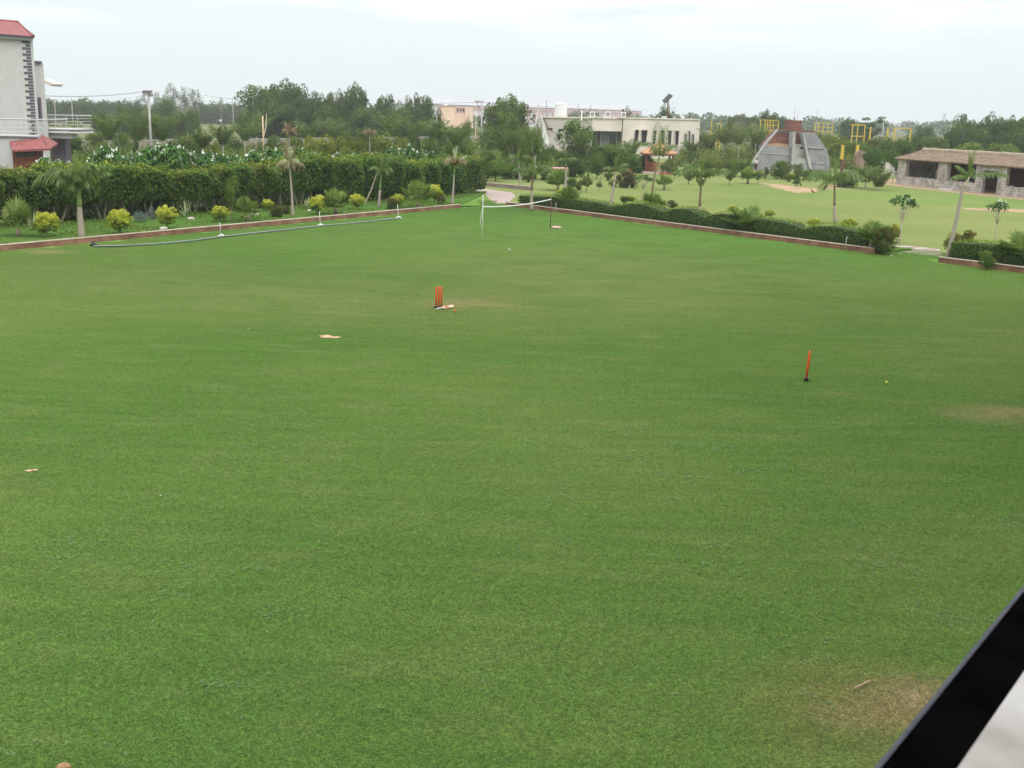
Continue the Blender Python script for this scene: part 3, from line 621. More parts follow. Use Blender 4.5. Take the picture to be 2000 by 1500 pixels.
palm([(160, 463), (157, 430), (155, 398), (153, 366)], .24, 1, [(186, 48, 2.7, 125), (200, 74, 2.1, 130), (165, 68, 2.0, 100), (0, 66, 1.9, 70), (12, 58, 1.9, 85), (-30, 78, 1.7, 80), (60, 80, 1.6, 60), (250, 80, 1.5, 110), (290, 68, 1.6, 130), (120, 76, 1.7, 90), (270, 50, 1.3, 140), (225, 60, 1.5, 140), (320, 55, 1.4, 130)],
     'stout grey-trunked palm with bright green shaft and fronds drooping left, in the left bed', green=.42, ll=.75, wd=.045, spear=2.0, hang=.8)
palm([(572, 424), (570, 380), (566, 325)], .13, 2, ring(9, 70, 1.2, 190, 2), 'slim palm with yellowed fronds hanging limp round its stem in the left bed', green=0, ll=.4, leafm=VARIEG, dead=[(a, 80, 1.6, 20) for a in (0, 120, 240)] + [(a, 50, 1.4, 190) for a in (20, 60, 140, 200, 260, 300)], hang=1.1, spear=1.2)
palm([(740, 406), (742, 371), (745, 338)], .14, 3, ring(7, 62, 1.3, 150, 3) + [(20, 75, 1.7, 30), (5, 70, 1.5, 40)], 'palm with fronds curling down and one green plume leaning right, before the tall hedge', green=.48, ll=.5, hang=.9, spear=1.6)
palm([(883, 402), (886, 360), (888, 322)], .12, 4, [(200, 70, 1.0, 130), (20, 60, 1.2, 60)], 'slim palm with dry brown drooping fronds near the end of the left kerb', green=.25, ll=.4, leafm=VARIEG, dead=ring(11, 68, 1.4, 185, 4), hang=1.1, spear=1.3)
palm([(1038, 410), (1038, 378), (1041, 340)], .17, 5, ring(9, 50, 1.7, 95, 5), 'palm with dark ringed neck and arching fronds behind the net, nearest the striped path', green=.45, shaft=PYOUNG, ll=.6, hang=.8, spear=1.3)
palm([(1190, 420), (1197, 375), (1203, 333)], .15, 6, [(0, 30, 1.3, 110), (190, 40, 1.1, 100), (20, 60, 1.2, 100), (250, 50, 1.0, 110)], 'thin leaning palm with a few ragged fronds, second in the right kerb bed', green=.3, ll=.4, hang=1, spear=1.0, shaft=PALEBARK)
palm([(1366, 441), (1367, 395), (1370, 345)], .16, 7, ring(11, 45, 1.9, 80, 7), 'upright palm with full rounded green crown in the middle of the right kerb bed', green=.6, shaft=PYOUNG, ll=.6, hang=.7, spear=1.5)
palm([(1272, 394), (1277, 350), (1288, 305)], .17, 8, [(95, 75, 3.0, 30), (60, 78, 2.6, 30), (200, 72, 2.4, 120), (240, 60, 2.2, 130), (300, 66, 2.0, 120), (20, 66, 2.0, 100)], 'tall palm with tousled upright fronds standing in front of the gazebo', green=.85, shaft=PYOUNG, ll=.7, hang=.9, z=0, spear=2.2)
palm([(1631, 434), (1630, 395), (1630, 352)], .17, 9, [(185, 30, 2.3, 75), (200, 45, 2.6, 110), (175, 55, 2.0, 100), (0, 35, 2.4, 80), (15, 55, 2.0, 90), (-20, 40, 2.0, 95), (90, 70, 1.6, 80), (230, 10, 2.4, 60), (280, 60, 1.6, 100)], 'palm with wide ragged crown spread to both sides, before the sandy patch', green=.55, shaft=PYOUNG, ll=.75, hang=1.0, z=0, spear=2.4)
palm([(1850, 505), (1866, 440), (1880, 370), (1893, 345)], .155, 10, [(0, 25, 2.0, 60), (190, 20, 1.1, 70), (60, 50, 1.1, 80), (170, 60, .9, 60)], 'bare leaning palm with thin crown at the right end path, before the stone shed', green=.3, shaft=PALEBARK, ll=.45, hang=1.1, spear=1.3)
# palms of the garden beyond
palm([(947, 362), (947, 335), (948, 300)], .20, 11, ring(9, 40, 1.7, 130, 11), 'tall palm with grey trunk on the grass right of the hedge end', green=.25, ll=.6, hang=1.2, z=0, spear=1)
palm([(1103, 376), (1105, 350), (1105, 318)], .15, 12, ring(6, 60, 1.3, 140, 12), 'slim bare palm stem behind the fan palm by the volleyball net', green=.2, ll=.4, hang=1.1, z=0, spear=1)
palm([(1016, 368), (1015, 345), (1013, 312)], .14, 13, ring(7, 55, 1.5, 130, 13), 'thin palm on the grass behind the stone kerb of the striped path', green=.2, ll=.5, hang=1.1, z=0, spear=1)
BP = 'feathery palm rising behind the plumerias in the left background'
for i, (u, vt, vf, Y, L, lab) in enumerate([(212, 262, 290, 112, 3.0, 'bushy palm with upright fronds, leftmost behind the plumerias near the white house'), (272, 262, 300, 122, 3.6, 'wide spreading palm left of the concrete lamp pole'), (316, 262, 300, 122, 3.2, 'arching palm just right of the concrete lamp pole'),
        (478, 262, 290, 140, 2.8, 'dark palm in front of the boundary wall, left of the biggest tree'), (500, 252, 290, 150, 3.4, 'tall green palm below the left edge of the biggest tree'), (600, 262, 290, 140, 2.8, 'palm with bowed tips under the big dark tree'), (650, 262, 290, 145, 3.2, 'palm with silvery fronds under the tall tree group'),
        (765, 255, 290, 140, 3.6, 'large green palm below the two round treetops'), (805, 258, 290, 150, 3.2, 'pale palm left of the boundary wall gap'), (890, 270, 300, 125, 2.8, 'drooping palm left of the wooden power pole'), (395, 275, 295, 110, 1.8, 'small palm beside the narrow conifer by the boundary wall'),
        (435, 270, 295, 125, 2.4, 'loose green palm before the boundary wall'), (850, 262, 300, 130, 2.6, 'feathery green palm below the orange building')]):
    palm([(u, vf + 12), (u + 1, vt + 15)], .16, 40 + i, ring(17, 72, L * 1.15, 58, i, 14), lab, green=0, ll=.7, wd=.035, z=0, depth=Y, name='date_palm', spear=0, tint=(1.0, .97, .95), hang=.35)
# withered palm head left, tall poles
palm([(566, 326), (565, 262)], .10, 60, [(a, 84 if a % 3 else 60, 1.1, 40 if a % 5 == 0 else 190) for a in range(0, 360, 29)], 'tall dead palm with a brown withered head behind the hedge', green=0, leafm=DRYL, ll=.5, z=0, depth=95, name='dead_palm', spear=1.0, hang=1)
palm([(722, 305), (722, 262)], .10, 61, [(a, 70, 1.2, 200) for a in range(0, 360, 32)], 'pale dry palm with hanging fronds behind the hedge middle', green=0, leafm=DRYL, ll=.5, z=0, depth=110, name='dead_palm', spear=.6, hang=1)
for i, (u, vt, vf, Y, L, lab) in enumerate([(1350, 288, 318, 165, 2.2, 'grey-green palm in front of the slit windows of the cream building'), (1385, 280, 318, 165, 3.2, 'shaggy palm right of the cream building corner'), (1412, 270, 318, 160, 3.6, 'tall shaggy palm between the cream building and the pyramid'),
        (1442, 272, 318, 158, 3.8, 'wide shaggy palm left of the concrete pyramid'), (1475, 268, 318, 170, 3.4, 'silvery palm touching the left slope of the pyramid'), (1232, 292, 325, 150, 2.4, 'palm left of the gazebo roof'), (1715, 356, 372, None, 2.0, 'low drooping grey palm before the rubble wall'),
        (1690, 345, 368, None, 2.2, 'bushy dark palm below the yellow goal frame')]):
    palm([(u, vf), (u + 1, min(vt + 12, vf - 6))], .16, 70 + i, ring(17, 72, L * 1.1, 58, i + 50, 14), lab, green=0, ll=.7, wd=.035, z=0, depth=Y, name='date_palm', spear=0, tint=(1.25, 1.1, 1.25), hang=.5)

# fan palms
def fanpalm(u, vb, r, label, seed, z=ZB, tint=(1, 1, 1), trunk=.35, tall=1.0):
    rng = np.random.default_rng(seed); P = G(u, vb, z); o = empty('fan_palm', P, label, 'fan palm', None); parts = []; mb = MB(); rnd = random.Random(seed)
    mb.tube([(0, 0, -.05), (0, 0, trunk * .6), (.02, 0, trunk)], [.14, .13, .10], 8); stems = MB()
    for k in range(16):
        az = rnd.uniform(0, 6.28); el = rnd.uniform(.25, 1.4); L = r * rnd.uniform(.35, .65); d = Vector((math.cos(az) * math.cos(el), math.sin(az) * math.cos(el), math.sin(el) * tall)); c = Vector((0, 0, trunk)) + d * L
        stems.tube([(0, 0, trunk), tuple(c)], [.018, .010], 4); side = d.cross(Vector((0, 0, 1))).normalized(); up = side.cross(d).normalized(); m_ = 22
        for q in range(m_):
            a = R(-115 + 230 * q / (m_ - 1)); v = (d * math.cos(a) + side * math.sin(a) + up * .15).normalized(); l = r * .58 * (1 - .25 * abs(math.sin(a))) * rnd.uniform(.85, 1.1)
            e = c + v * l - Vector((0, 0, .12 * l)); md_ = c + v * l * .55; b = (v.cross(up)).normalized() * .035 * r
            parts.append((np.array([c, md_ + b, e, md_ - b]), np.array([[0, 1, 2, 3]]), np.full(4, np.clip(rng.normal(.55, .2), 0, 1))))
    V, F, A = join(parts); mb.build('trunk', BARK, o, True); stems.build('stalks', SHAFT, o); link('crown', fastmesh('crown', V, F, A, PALML), o, tint)
FT = (1.45, 1.35, 1.1)
for a in [(35, 462, 1.5, 'yellowish fan palm at the far left end of the flower bed', 1), (485, 432, 1.15, 'fan palm between two yellow ball shrubs near the middle of the left bed', 2), (656, 418, 1.35, 'fan palm beside the sixth yellow ball in the left bed', 3), (817, 407, 1.6, 'large fan palm near the right end of the left bed', 4)]: fanpalm(*a, tint=FT)
for a in [(1113, 411, 1.45, 'fan palm behind the dark net post in the right kerb bed', 5), (1273, 427, 1.5, 'fan palm between two trunks in the middle of the right kerb bed', 6), (1455, 455, 1.5, 'greyish fan palm over the clipped hedge right of centre', 7), (1700, 489, 1.35, 'fan palm at the right end of the clipped hedge', 8), (1998, 520, 1.6, 'fan palm cut off by the right picture edge', 9)]: fanpalm(*a, tint=(1.2, 1.2, 1.1), tall=.9)
fanpalm(1090, 372, 1.7, 'low feathery fan palm on the grass behind the clipped hedge', 12, z=0, tint=(1.4, 1.3, 1.3)); fanpalm(1460, 359, 1.5, 'fan palm with brown foot on the grass before the pyramid', 13, z=0, tint=(1.5, 1.4, 1.2))
fanpalm(1297, 371, 1.2, 'small fan palm on the grass in front of the gazebo', 14, z=0, tint=(1.5, 1.4, 1.2))

# yellow ball shrubs
yb = [(92, 463, 50, 413, 'yellow ball shrub left of the stout grey palm trunk'), (234, 457, 47, 408, 'yellow ball shrub just right of the stout grey palm'), (327, 446, 42, 400, 'large yellow ball shrub beside the silvery grey plants'), (430, 434, 34, 401, 'yellow ball shrub on a stem right of the spiky agave'),
      (523, 412, 24, 389, 'smallest yellow shrub, near the hedge between the fan palm and the slim palm'), (621, 419, 38, 380, 'yellow ball shrub right behind the short white net post'), (697, 409, 30, 378, 'yellow ball shrub between the fan palm and the leaning stake'), (777, 407, 27, 378, 'yellow ball shrub behind the last white net post'), (849, 396, 35, 360, 'yellow ball shrub nearest the right end of the left bed')]
for u, vb, wp, vt, lab in yb: tree('yball', u, vt, wp * 1.0, lab, vb=vb, z=ZB)
tree('yball', 388, 330, 26, 'golden-leaved shrub growing up the face of the tall hedge', vb=405, z=ZB, tint=(.8, .7, .8)); tree('small', 452, 340, 30, 'young leafy tree on a thin stem in front of the tall hedge', vb=434, z=ZB, tint=(1.3, 1.25, 1))
for u, vb, wp, vt, lab in [(275, 434, 32, 410, 'low silvery shrub between two yellow balls'), (300, 428, 24, 402, 'taller silvery shrub touching the yellow ball')]: tree('greyb', u, vt, wp, lab, vb=vb, z=ZB)
for u, vb, wp, vt, lab in [(540, 424, 34, 400, 'dark reddish low bush left of the slim palm'), (765, 408, 26, 386, 'brownish bush before the last white net post'), (862, 398, 22, 380, 'brown low bush right of the last yellow ball'), (560, 418, 20, 402, 'small dark bush behind the slim palm foot')]: tree('croton', u, vt, wp, lab, vb=vb, z=ZB, tint=(.7, .8, .8))
# agaves
def agave(u, vb, r, label, seed):
    P = G(u, vb, ZB); o = MB(); rnd = random.Random(seed); me_parts = []
    for k in range(13):
        az = rnd.uniform(0, 6.28); el = rnd.uniform(.6, 1.45); L = r * rnd.uniform(.7, 1.1); d = Vector((math.cos(az) * math.cos(el), math.sin(az) * math.cos(el), math.sin(el))); s = Vector((-math.sin(az), math.cos(az), 0)) * .05
        me_parts.append((np.array([-s * .6, s * .6, d * L * .5 + s, d * L * .5 - s]), np.array([[0, 1, 2, 3]]), np.full(4, rnd.random()))); m_ = d * L * .5; e = d * L
        me_parts.append((np.array([m_ - s, m_ + s, e + s * .05, e - s * .05]), np.array([[0, 1, 2, 3]]), np.full(4, rnd.random())))
    V, F, A = join(me_parts); tag(link('agave', fastmesh('agave', V, F, A, VARIEG), loc=P), label, 'agave')
agave(363, 424, 1.0, 'spiky pale agave between the third and fourth yellow balls', 1); agave(600, 408, .9, 'spiky agave left of the yellow ball by the net post', 2); agave(62, 450, 1.1, 'spiky grey agave left of the first yellow ball', 3)
# rocks
def rock(u, v, r, label, seed, z=ZB, sq=.45):
    P = G(u, v, z); mb = MB(); mb.ball((0, 0, r * sq * .3), r * .6, 9, 6, (1, .7, sq), .16, random.Random(seed)); tag(mb.build('rock', ROCK, loc=P, smooth=False), label, 'rock')
for i, a in enumerate([(373, 429, .38, 'flat pale rock below the spiky agave'), (500, 419, .30, 'flat pale rock right of the fan palm in the left bed'), (395, 402, .3, 'small white rock in the shade under the hedge'), (604, 412, .25, 'pale rock left of the yellow ball by the net post'), (899, 374, .3, 'whitish rock under the hedge end, nearest the path'), (871, 374, .35, 'flat white rock by the dry slim palm'), (320, 448, .35, 'tan stone lying on the left kerb')]):
    rock(*a, seed=i, z=ZB if a[1] < 440 else .26)
# ground cover in the left bed
rng = np.random.default_rng(55); n = 26000; a_ = rng.uniform(0, 1, n); b_ = rng.uniform(0, 1, n)
A0 = np.array(K00 + kn * .4); A1 = np.array(K1 + kn * .5); B0 = np.array(H00); B1 = np.array(H1 + hd)
P = (A0 * (1 - a_)[:, None] + A1 * a_[:, None]) * (1 - b_)[:, None] + (B0 * (1 - a_)[:, None] + B1 * a_[:, None]) * b_[:, None]
den = np.sin(P[:, 0] * 1.3) * np.cos(P[:, 1] * .9) + np.sin(P[:, 0] * .41 + P[:, 1] * .6) + rng.normal(0, .35, n); k_ = den > -.1; P = P[k_]; den = den[k_]
P[:, 2] = ZB + rng.uniform(0, 1, len(P)) * np.clip(den * .18, .03, .32)
V, F, A = cards(P, np.tile((0, 0, 1.), (len(P), 1)), .13, .4, rng, np.clip(rng.normal(.5, .2, len(P)), 0, 1), .9)
tag(link('ground_cover', fastmesh('ground_cover', V, F, A, GREEN), None, (1.15, 1.2, 1)), 'low leafy ground cover spread over the left flower bed', 'ground cover', kind='stuff')

# ---------------------------------------------------------------- clipped wavy hedges on the right
def hedge(A, B, prof, depth, label, seed, back=.5):
    """prof: photo pixels of the top front edge"""
    A, B = Vector(A), Vector(B); d = B - A; L = d.length; ang = math.atan2(d.y, d.x); o = empty('clipped_hedge', A, label, 'hedge', None, ang)
    rng = np.random.default_rng(seed); sz = sorted(FAC(A, B, u, v) for u, v in prof); S_ = np.array([s for s, _ in sz]); Z_ = np.array([max(.35, z - A.z) for _, z in sz])
    hz = lambda x: np.interp(x, S_, Z_)
    n = int(L * 620); x = rng.uniform(0, L, n); q = rng.uniform(0, 1, n); H = hz(x); P = np.zeros((n, 3)); Nn = np.zeros((n, 3)); P[:, 0] = x
    m1 = q < .5; m2 = (q >= .5) & (q < .85); m3 = q >= .85
    P[m1, 2] = rng.uniform(0.02, 1, m1.sum()) * H[m1]; P[m1, 1] = rng.uniform(-.03, .04, m1.sum()) - .12 * np.sin(P[m1, 2] / H[m1] * 3.14); Nn[m1] = (0, -1, .25)
    P[m2, 2] = H[m2] + rng.uniform(-.03, .04, m2.sum()); P[m2, 1] = rng.uniform(0, depth, m2.sum()); P[m2, 2] += .08 * np.sin(P[m2, 1] / depth * 3.14); Nn[m2] = (0, 0, 1)
    P[m3, 2] = rng.uniform(0.02, 1, m3.sum()) * H[m3]; P[m3, 1] = depth + rng.uniform(-.03, .04, m3.sum()); Nn[m3] = (0, 1, .2)
    e = int(900); Pe = np.zeros((e, 3)); Pe[:, 0] = np.where(rng.random(e) < .5, 0, L); Pe[:, 1] = rng.uniform(0, depth, e); Pe[:, 2] = rng.uniform(0, 1, e) * hz(Pe[:, 0]); Ne = np.zeros((e, 3)); Ne[:, 0] = np.where(Pe[:, 0] > 1, 1, -1)
    P = np.concatenate([P, Pe]); Nn = np.concatenate([Nn, Ne]); q = np.concatenate([q, np.zeros(e)])
    wob = .04 * np.sin(P[:, 0] * 2.3) + .03 * np.sin(P[:, 0] * 5.1 + 1); P[:, 1] += wob
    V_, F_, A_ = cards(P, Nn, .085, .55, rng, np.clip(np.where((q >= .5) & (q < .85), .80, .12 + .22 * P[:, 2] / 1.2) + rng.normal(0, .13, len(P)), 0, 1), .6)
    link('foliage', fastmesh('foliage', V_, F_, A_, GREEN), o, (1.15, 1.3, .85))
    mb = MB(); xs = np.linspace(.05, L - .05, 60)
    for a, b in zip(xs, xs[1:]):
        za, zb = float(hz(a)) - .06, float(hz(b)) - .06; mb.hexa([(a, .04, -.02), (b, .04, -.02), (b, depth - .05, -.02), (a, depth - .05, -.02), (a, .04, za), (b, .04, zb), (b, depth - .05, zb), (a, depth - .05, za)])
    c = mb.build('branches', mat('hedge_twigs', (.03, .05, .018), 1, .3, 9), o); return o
mo = mn * .55; zz = Vector((0, 0, ZB))
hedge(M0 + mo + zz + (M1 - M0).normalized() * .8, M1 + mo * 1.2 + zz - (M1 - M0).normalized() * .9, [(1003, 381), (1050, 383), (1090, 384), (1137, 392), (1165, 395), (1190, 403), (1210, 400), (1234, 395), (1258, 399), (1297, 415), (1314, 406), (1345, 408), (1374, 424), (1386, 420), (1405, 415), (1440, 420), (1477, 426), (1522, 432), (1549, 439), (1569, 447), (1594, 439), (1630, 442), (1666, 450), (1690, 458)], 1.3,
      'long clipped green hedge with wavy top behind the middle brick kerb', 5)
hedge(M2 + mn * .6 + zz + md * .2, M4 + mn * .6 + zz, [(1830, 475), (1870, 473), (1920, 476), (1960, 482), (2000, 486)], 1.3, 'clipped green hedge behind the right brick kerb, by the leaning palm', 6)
# bushes around the right bed
for k, u, vt, wp, vb, lab, tn in [
    ('croton', 1724, 440, 56, 492, 'rounded bronze-green bush closing the right end of the wavy hedge', (.75, 1, .8)), ('croton', 1872, 447, 72, 497, 'orange-tinged bush behind the leaning palm', (1, 1.15, .9)), ('yball', 1745, 436, 26, 476, 'sparse yellow shrub between the bronze bush and plumeria tree', (.8, .8, .8)),
    ('yball', 1588, 425, 24, 450, 'yellow tuft above the hedge left of the ragged palm', (.9, .9, 1)), ('yball', 1432, 400, 24, 425, 'yellow tuft above the hedge by the greyish fan palm', (.8, .85, 1)), ('yball', 1502, 409, 22, 432, 'pale yellow tuft right of the greyish fan palm', (.7, .75, 1)), ('yball', 1658, 425, 30, 455, 'yellow tuft above the hedge left of the last fan palm', (.8, .85, 1)),
    ('yball', 1232, 381, 20, 402, 'yellow tuft on the hedge left of the small plumeria', (.8, .8, 1)), ('bush', 1219, 382, 18, 402, 'dark little bush left of a yellow tuft', (.7, .8, .8)), ('yball', 1294, 390, 18, 412, 'faded yellow tuft behind the middle fan palm', (.7, .7, 1)), ('croton', 1312, 390, 22, 412, 'dark bronze tuft right of the middle fan palm', (.5, .7, .7)), ('yball', 1097, 368, 22, 388, 'yellow flowering shrub behind the fan palm by the net', (.9, .85, 1)),
    ('small', 1154, 403, 14, 419, 'small green sapling before the hedge, left of the thin leaning palm', (1.6, 1.7, 1.5)), ('small', 1230, 407, 20, 426, 'small green sapling before the hedge, right of the thin leaning palm', (1.6, 1.7, 1.5)), ('small', 1318, 424, 20, 438, 'low green seedling before the hedge near the upright palm', (1.4, 1.6, 1.2)), ('croton', 1508, 442, 24, 463, 'reddish-tipped seedling before the hedge right of the greyish fan palm', (1, 1.3, 1)),
    ('croton', 1626, 451, 22, 478, 'reddish-tipped seedling in front of the hedge near its right end', (.9, 1.4, 1)), ('croton', 1925, 488, 34, 522, 'leafy seedling with reddish tip before the right-hand hedge', (.9, 1.5, 1)), ('croton', 1068, 393, 22, 408, 'dry orange-brown plant behind the dark net post', (1.2, 1, 1))]:
    tree(k, u, vt, wp, lab, vb=vb - 6 if k != 'croton' or vb < 490 else vb, z=ZB if k in ('small',) else ZB, tint=tn)
# plumeria trees on the meadow
for u, vt, wp, vb, lab in [(1755, 374, 62, 477, 'plumeria tree with bushy head and forked bare stem by the right path'), (1944, 387, 52, 472, 'small plumeria tree with three leafy heads on a thin stem, before the shed'), (1254, 338, 44, 393, 'small plumeria tree with curved stem in front of the dark red bush')]:
    tree('plumtree', u, vt, wp, lab, vb=vb, tint=(.55, .62, .6))

# ---------------------------------------------------------------- garden trees on the meadow and round the cream building
LT = (1.25, 1.15, 1.1)
for k, u, vt, wp, vb, Y, lab, tn in [
    ('small', 1145, 335, 26, 376, None, 'small round tree on thin stem left of the thin leaning palm', LT), ('bush', 1115, 345, 24, 372, None, 'low dark bush with short foot beside the feathery fan palm', (1, 1.1, 1)), ('croton', 1225, 325, 46, 367, None, 'large dark bush with a red crest on the grass', (.8, .6, .9)), ('small', 1174, 305, 18, 352, None, 'narrow dark tree on thin trunk, left of the red-crested bush', (.9, .95, .9)),
    ('small', 1198, 348, 22, 375, None, 'pale thin sapling behind the thin leaning palm', (1.5, 1.3, 1.6)), ('small', 1170, 352, 16, 372, None, 'tiny grey-green sapling on the open grass', (1.5, 1.3, 1.6)), ('small', 1345, 334, 26, 360, None, 'small open tree left of the full-crowned palm', LT), ('small', 1425, 330, 28, 362, None, 'round little tree on the grass before the low hedge', LT),
    ('cone', 1495, 325, 17, 352, None, 'small dark topiary in front of the pyramid', (.7, .8, .9)), ('bush', 1526, 312, 40, 350, None, 'wide dark bush at the foot of the pyramid', (.95, 1, .8)), ('bush', 1557, 318, 22, 348, None, 'grey-green bush at the foot of the pyramid ribs', (1.1, 1.1, 1.1)), ('bush', 1541, 338, 26, 355, None, 'low mounded pale bush before the wide dark bush', (1.6, 1.3, 1.2)),
    ('cone', 1556, 340, 18, 364, None, 'small dark cone plant by the sandy patch', (.6, .8, 1)), ('bush', 1402, 292, 22, 315, None, 'dark clipped ball right of the cream building', (.7, .8, .7)), ('bush', 1345, 293, 34, 325, None, 'dark round bush right of the gazebo roof', (.9, 1, .8)), ('small', 1402, 312, 22, 344, None, 'young tree right of the full-crowned palm', LT), ('bush', 1455, 312, 34, 345, None, 'green bush left of the man in white', (1, 1.1, .9)),
    ('bush', 1430, 312, 30, 345, None, 'green bush behind the round little tree', (1, 1.15, .9)), ('bush', 1380, 312, 30, 343, None, 'broad green bush behind the full-crowned palm', (1, 1.15, .9)), ('weeping', 1000, 245, 62, 346, None, 'dense weeping tree right of the power pole', (1.1, 1.1, 1)), ('weeping', 1040, 233, 58, 352, None, 'tall weeping tree left of the cream building wing', (1.15, 1.2, 1)), ('broad', 985, 215, 76, 345, 150, 'leafy tree with pale tips in front of the round treetop', (1.2, 1.25, 1.1)),
    ('broad', 1131, 232, 78, 352, 140, 'big leafy tree in front of the cream building', (1.05, 1.15, 1.1)), ('lowbroad', 1185, 279, 60, 350, 140, 'bushy tree left of the red-crested bush', (1.1, 1.15, 1)), ('lowbroad', 1215, 286, 50, 345, 145, 'dense green tree below the recessed windows', (1.05, 1.1, 1)), ('broad', 1165, 300, 34, 350, None, 'small dense tree left of the narrow dark tree', (.9, 1, .9)), ('lowbroad', 1125, 308, 44, 345, 125, 'dark round bush right of the pink-topped shelter', (.7, .85, .85)),
    ('lowbroad', 1075, 282, 34, 340, 150, 'round dark tree against the slanted white wall', (.85, .95, .9)), ('lowbroad', 1098, 295, 30, 340, 140, 'low green tree against the grey wall', (1.3, 1.3, 1)), ('bush', 1068, 298, 24, 332, 135, 'small green bush above the pink-topped shelter', (.9, 1, .9)), ('lowbroad', 1260, 300, 50, 345, 138, 'green mass of leaves left of the gazebo', (1.1, 1.15, 1)), ('broad', 1235, 298, 44, 350, 132, 'leafy green tree over the red-crested bush', (1, 1.1, .9)),
    ('broad', 968, 312, 54, 354, None, 'bushy low tree right of the tall grey-trunked palm', (1.1, 1.2, .9)), ('bush', 1000, 318, 54, 354, 118, 'spreading green bush under the weeping trees', (1.15, 1.2, 1)), ('lowbroad', 945, 290, 44, 350, 118, 'dark rounded bush behind the tall grey-trunked palm', (.8, .95, .85)), ('bush', 1065, 335, 26, 352, None, 'green bush under the pink-topped shelter', (.9, 1, .9)), ('bush', 1032, 335, 30, 356, None, 'rounded bush left of the pink-topped shelter', (.9, 1, .9)),
    ('weeping', 1305, 308, 36, 345, None, 'drooping tree in front of the gazebo steps', (1.1, 1.1, 1)), ('lowbroad', 1640, 262, 70, 335, 175, 'yellow-green leafy tree right of the pyramid', (1.7, 1.5, 1.1)), ('lowbroad', 1608, 268, 40, 335, 180, 'yellow-green tree behind the pyramid right slope', (1.6, 1.4, 1)), ('lowbroad', 1675, 275, 46, 335, 170, 'leafy green tree behind the yellow goal frame', (1.3, 1.3, 1)), ('lowbroad', 1712, 288, 44, 335, 140, 'dark green tree left of the thatched shed', (.9, 1.1, .9)), ('lowbroad', 1748, 288, 40, 335, 145, 'dark green tree touching the thatched roof end', (.95, 1.15, .9)),
    ('lowbroad', 1380, 258, 44, 310, 200, 'leafy tree right of the cream building roof', (.95, 1, .95)), ('bush', 1595, 335, 60, 365, 140, 'tangled grey-green bush right of the pyramid foot', (1.2, 1.2, 1.3)), ('bush', 1650, 340, 50, 366, None, 'dark tangled bush below the yellow goal frame', (.9, 1, .9)),
    ('lowbroad', 1497, 257, 62, 320, 182, 'bushy tree hiding the feet of the left yellow frames', (1.1, 1.05, 1)), ('lowbroad', 1762, 268, 60, 320, 172, 'green bush in front of the yellow arch feet', (1.1, 1.1, 1)), ('lowbroad', 1735, 266, 46, 320, 176, 'green bush below the single yellow post pair', (1, 1.05, .95)), ('lowbroad', 1612, 258, 46, 320, 190, 'green bush hiding the foot of the pale climbing frame', (1.2, 1.15, 1)),
    ('small', 1188, 330, 20, 362, None, 'slender young tree between the narrow dark tree and the red-crested bush', (1.1, 1.1, 1)), ('small', 1318, 325, 20, 350, None, 'little tree right of the gazebo steps', (1.15, 1.15, 1)), ('small', 1368, 340, 22, 372, None, 'small pale tree on the open grass behind the full-crowned palm', (1.4, 1.3, 1.3)),
    ('small', 1480, 332, 20, 358, None, 'little tree just left of the small dark topiary', (1.1, 1.2, 1)), ('bush', 1575, 330, 30, 352, None, 'low bush before the right foot of the pyramid', (1.2, 1.2, 1.1)), ('bush', 1130, 352, 18, 372, None, 'tiny green bush beside the small round tree', (1.1, 1.2, 1)),
    ('lowbroad', 1830, 265, 60, 300, 190, 'low green thicket behind the thatched roof', (1.1, 1.1, 1)), ('lowbroad', 1790, 262, 50, 300, 200, 'green thicket under the yellow arch', (1, 1.05, 1)), ('bush', 1700, 266, 60, 300, 190, 'brownish thicket under the yellow frames', (1.3, 1.05, 1)), ('bush', 1890, 276, 70, 305, 180, 'green scrub behind the middle of the thatched roof', (1.3, 1.3, 1)), ('bush', 1960, 280, 80, 310, 175, 'green scrub behind the right part of the thatched roof', (1.2, 1.2, 1)), ('bush', 1900, 275, 30, 290, 210, 'yellow-green bush by the far grey wall', (1.8, 1.5, 1)),
    ]:
    tree(k, u, vt, wp * 1.0, lab, vb=vb if Y is None else None, Y=Y, tint=tn)
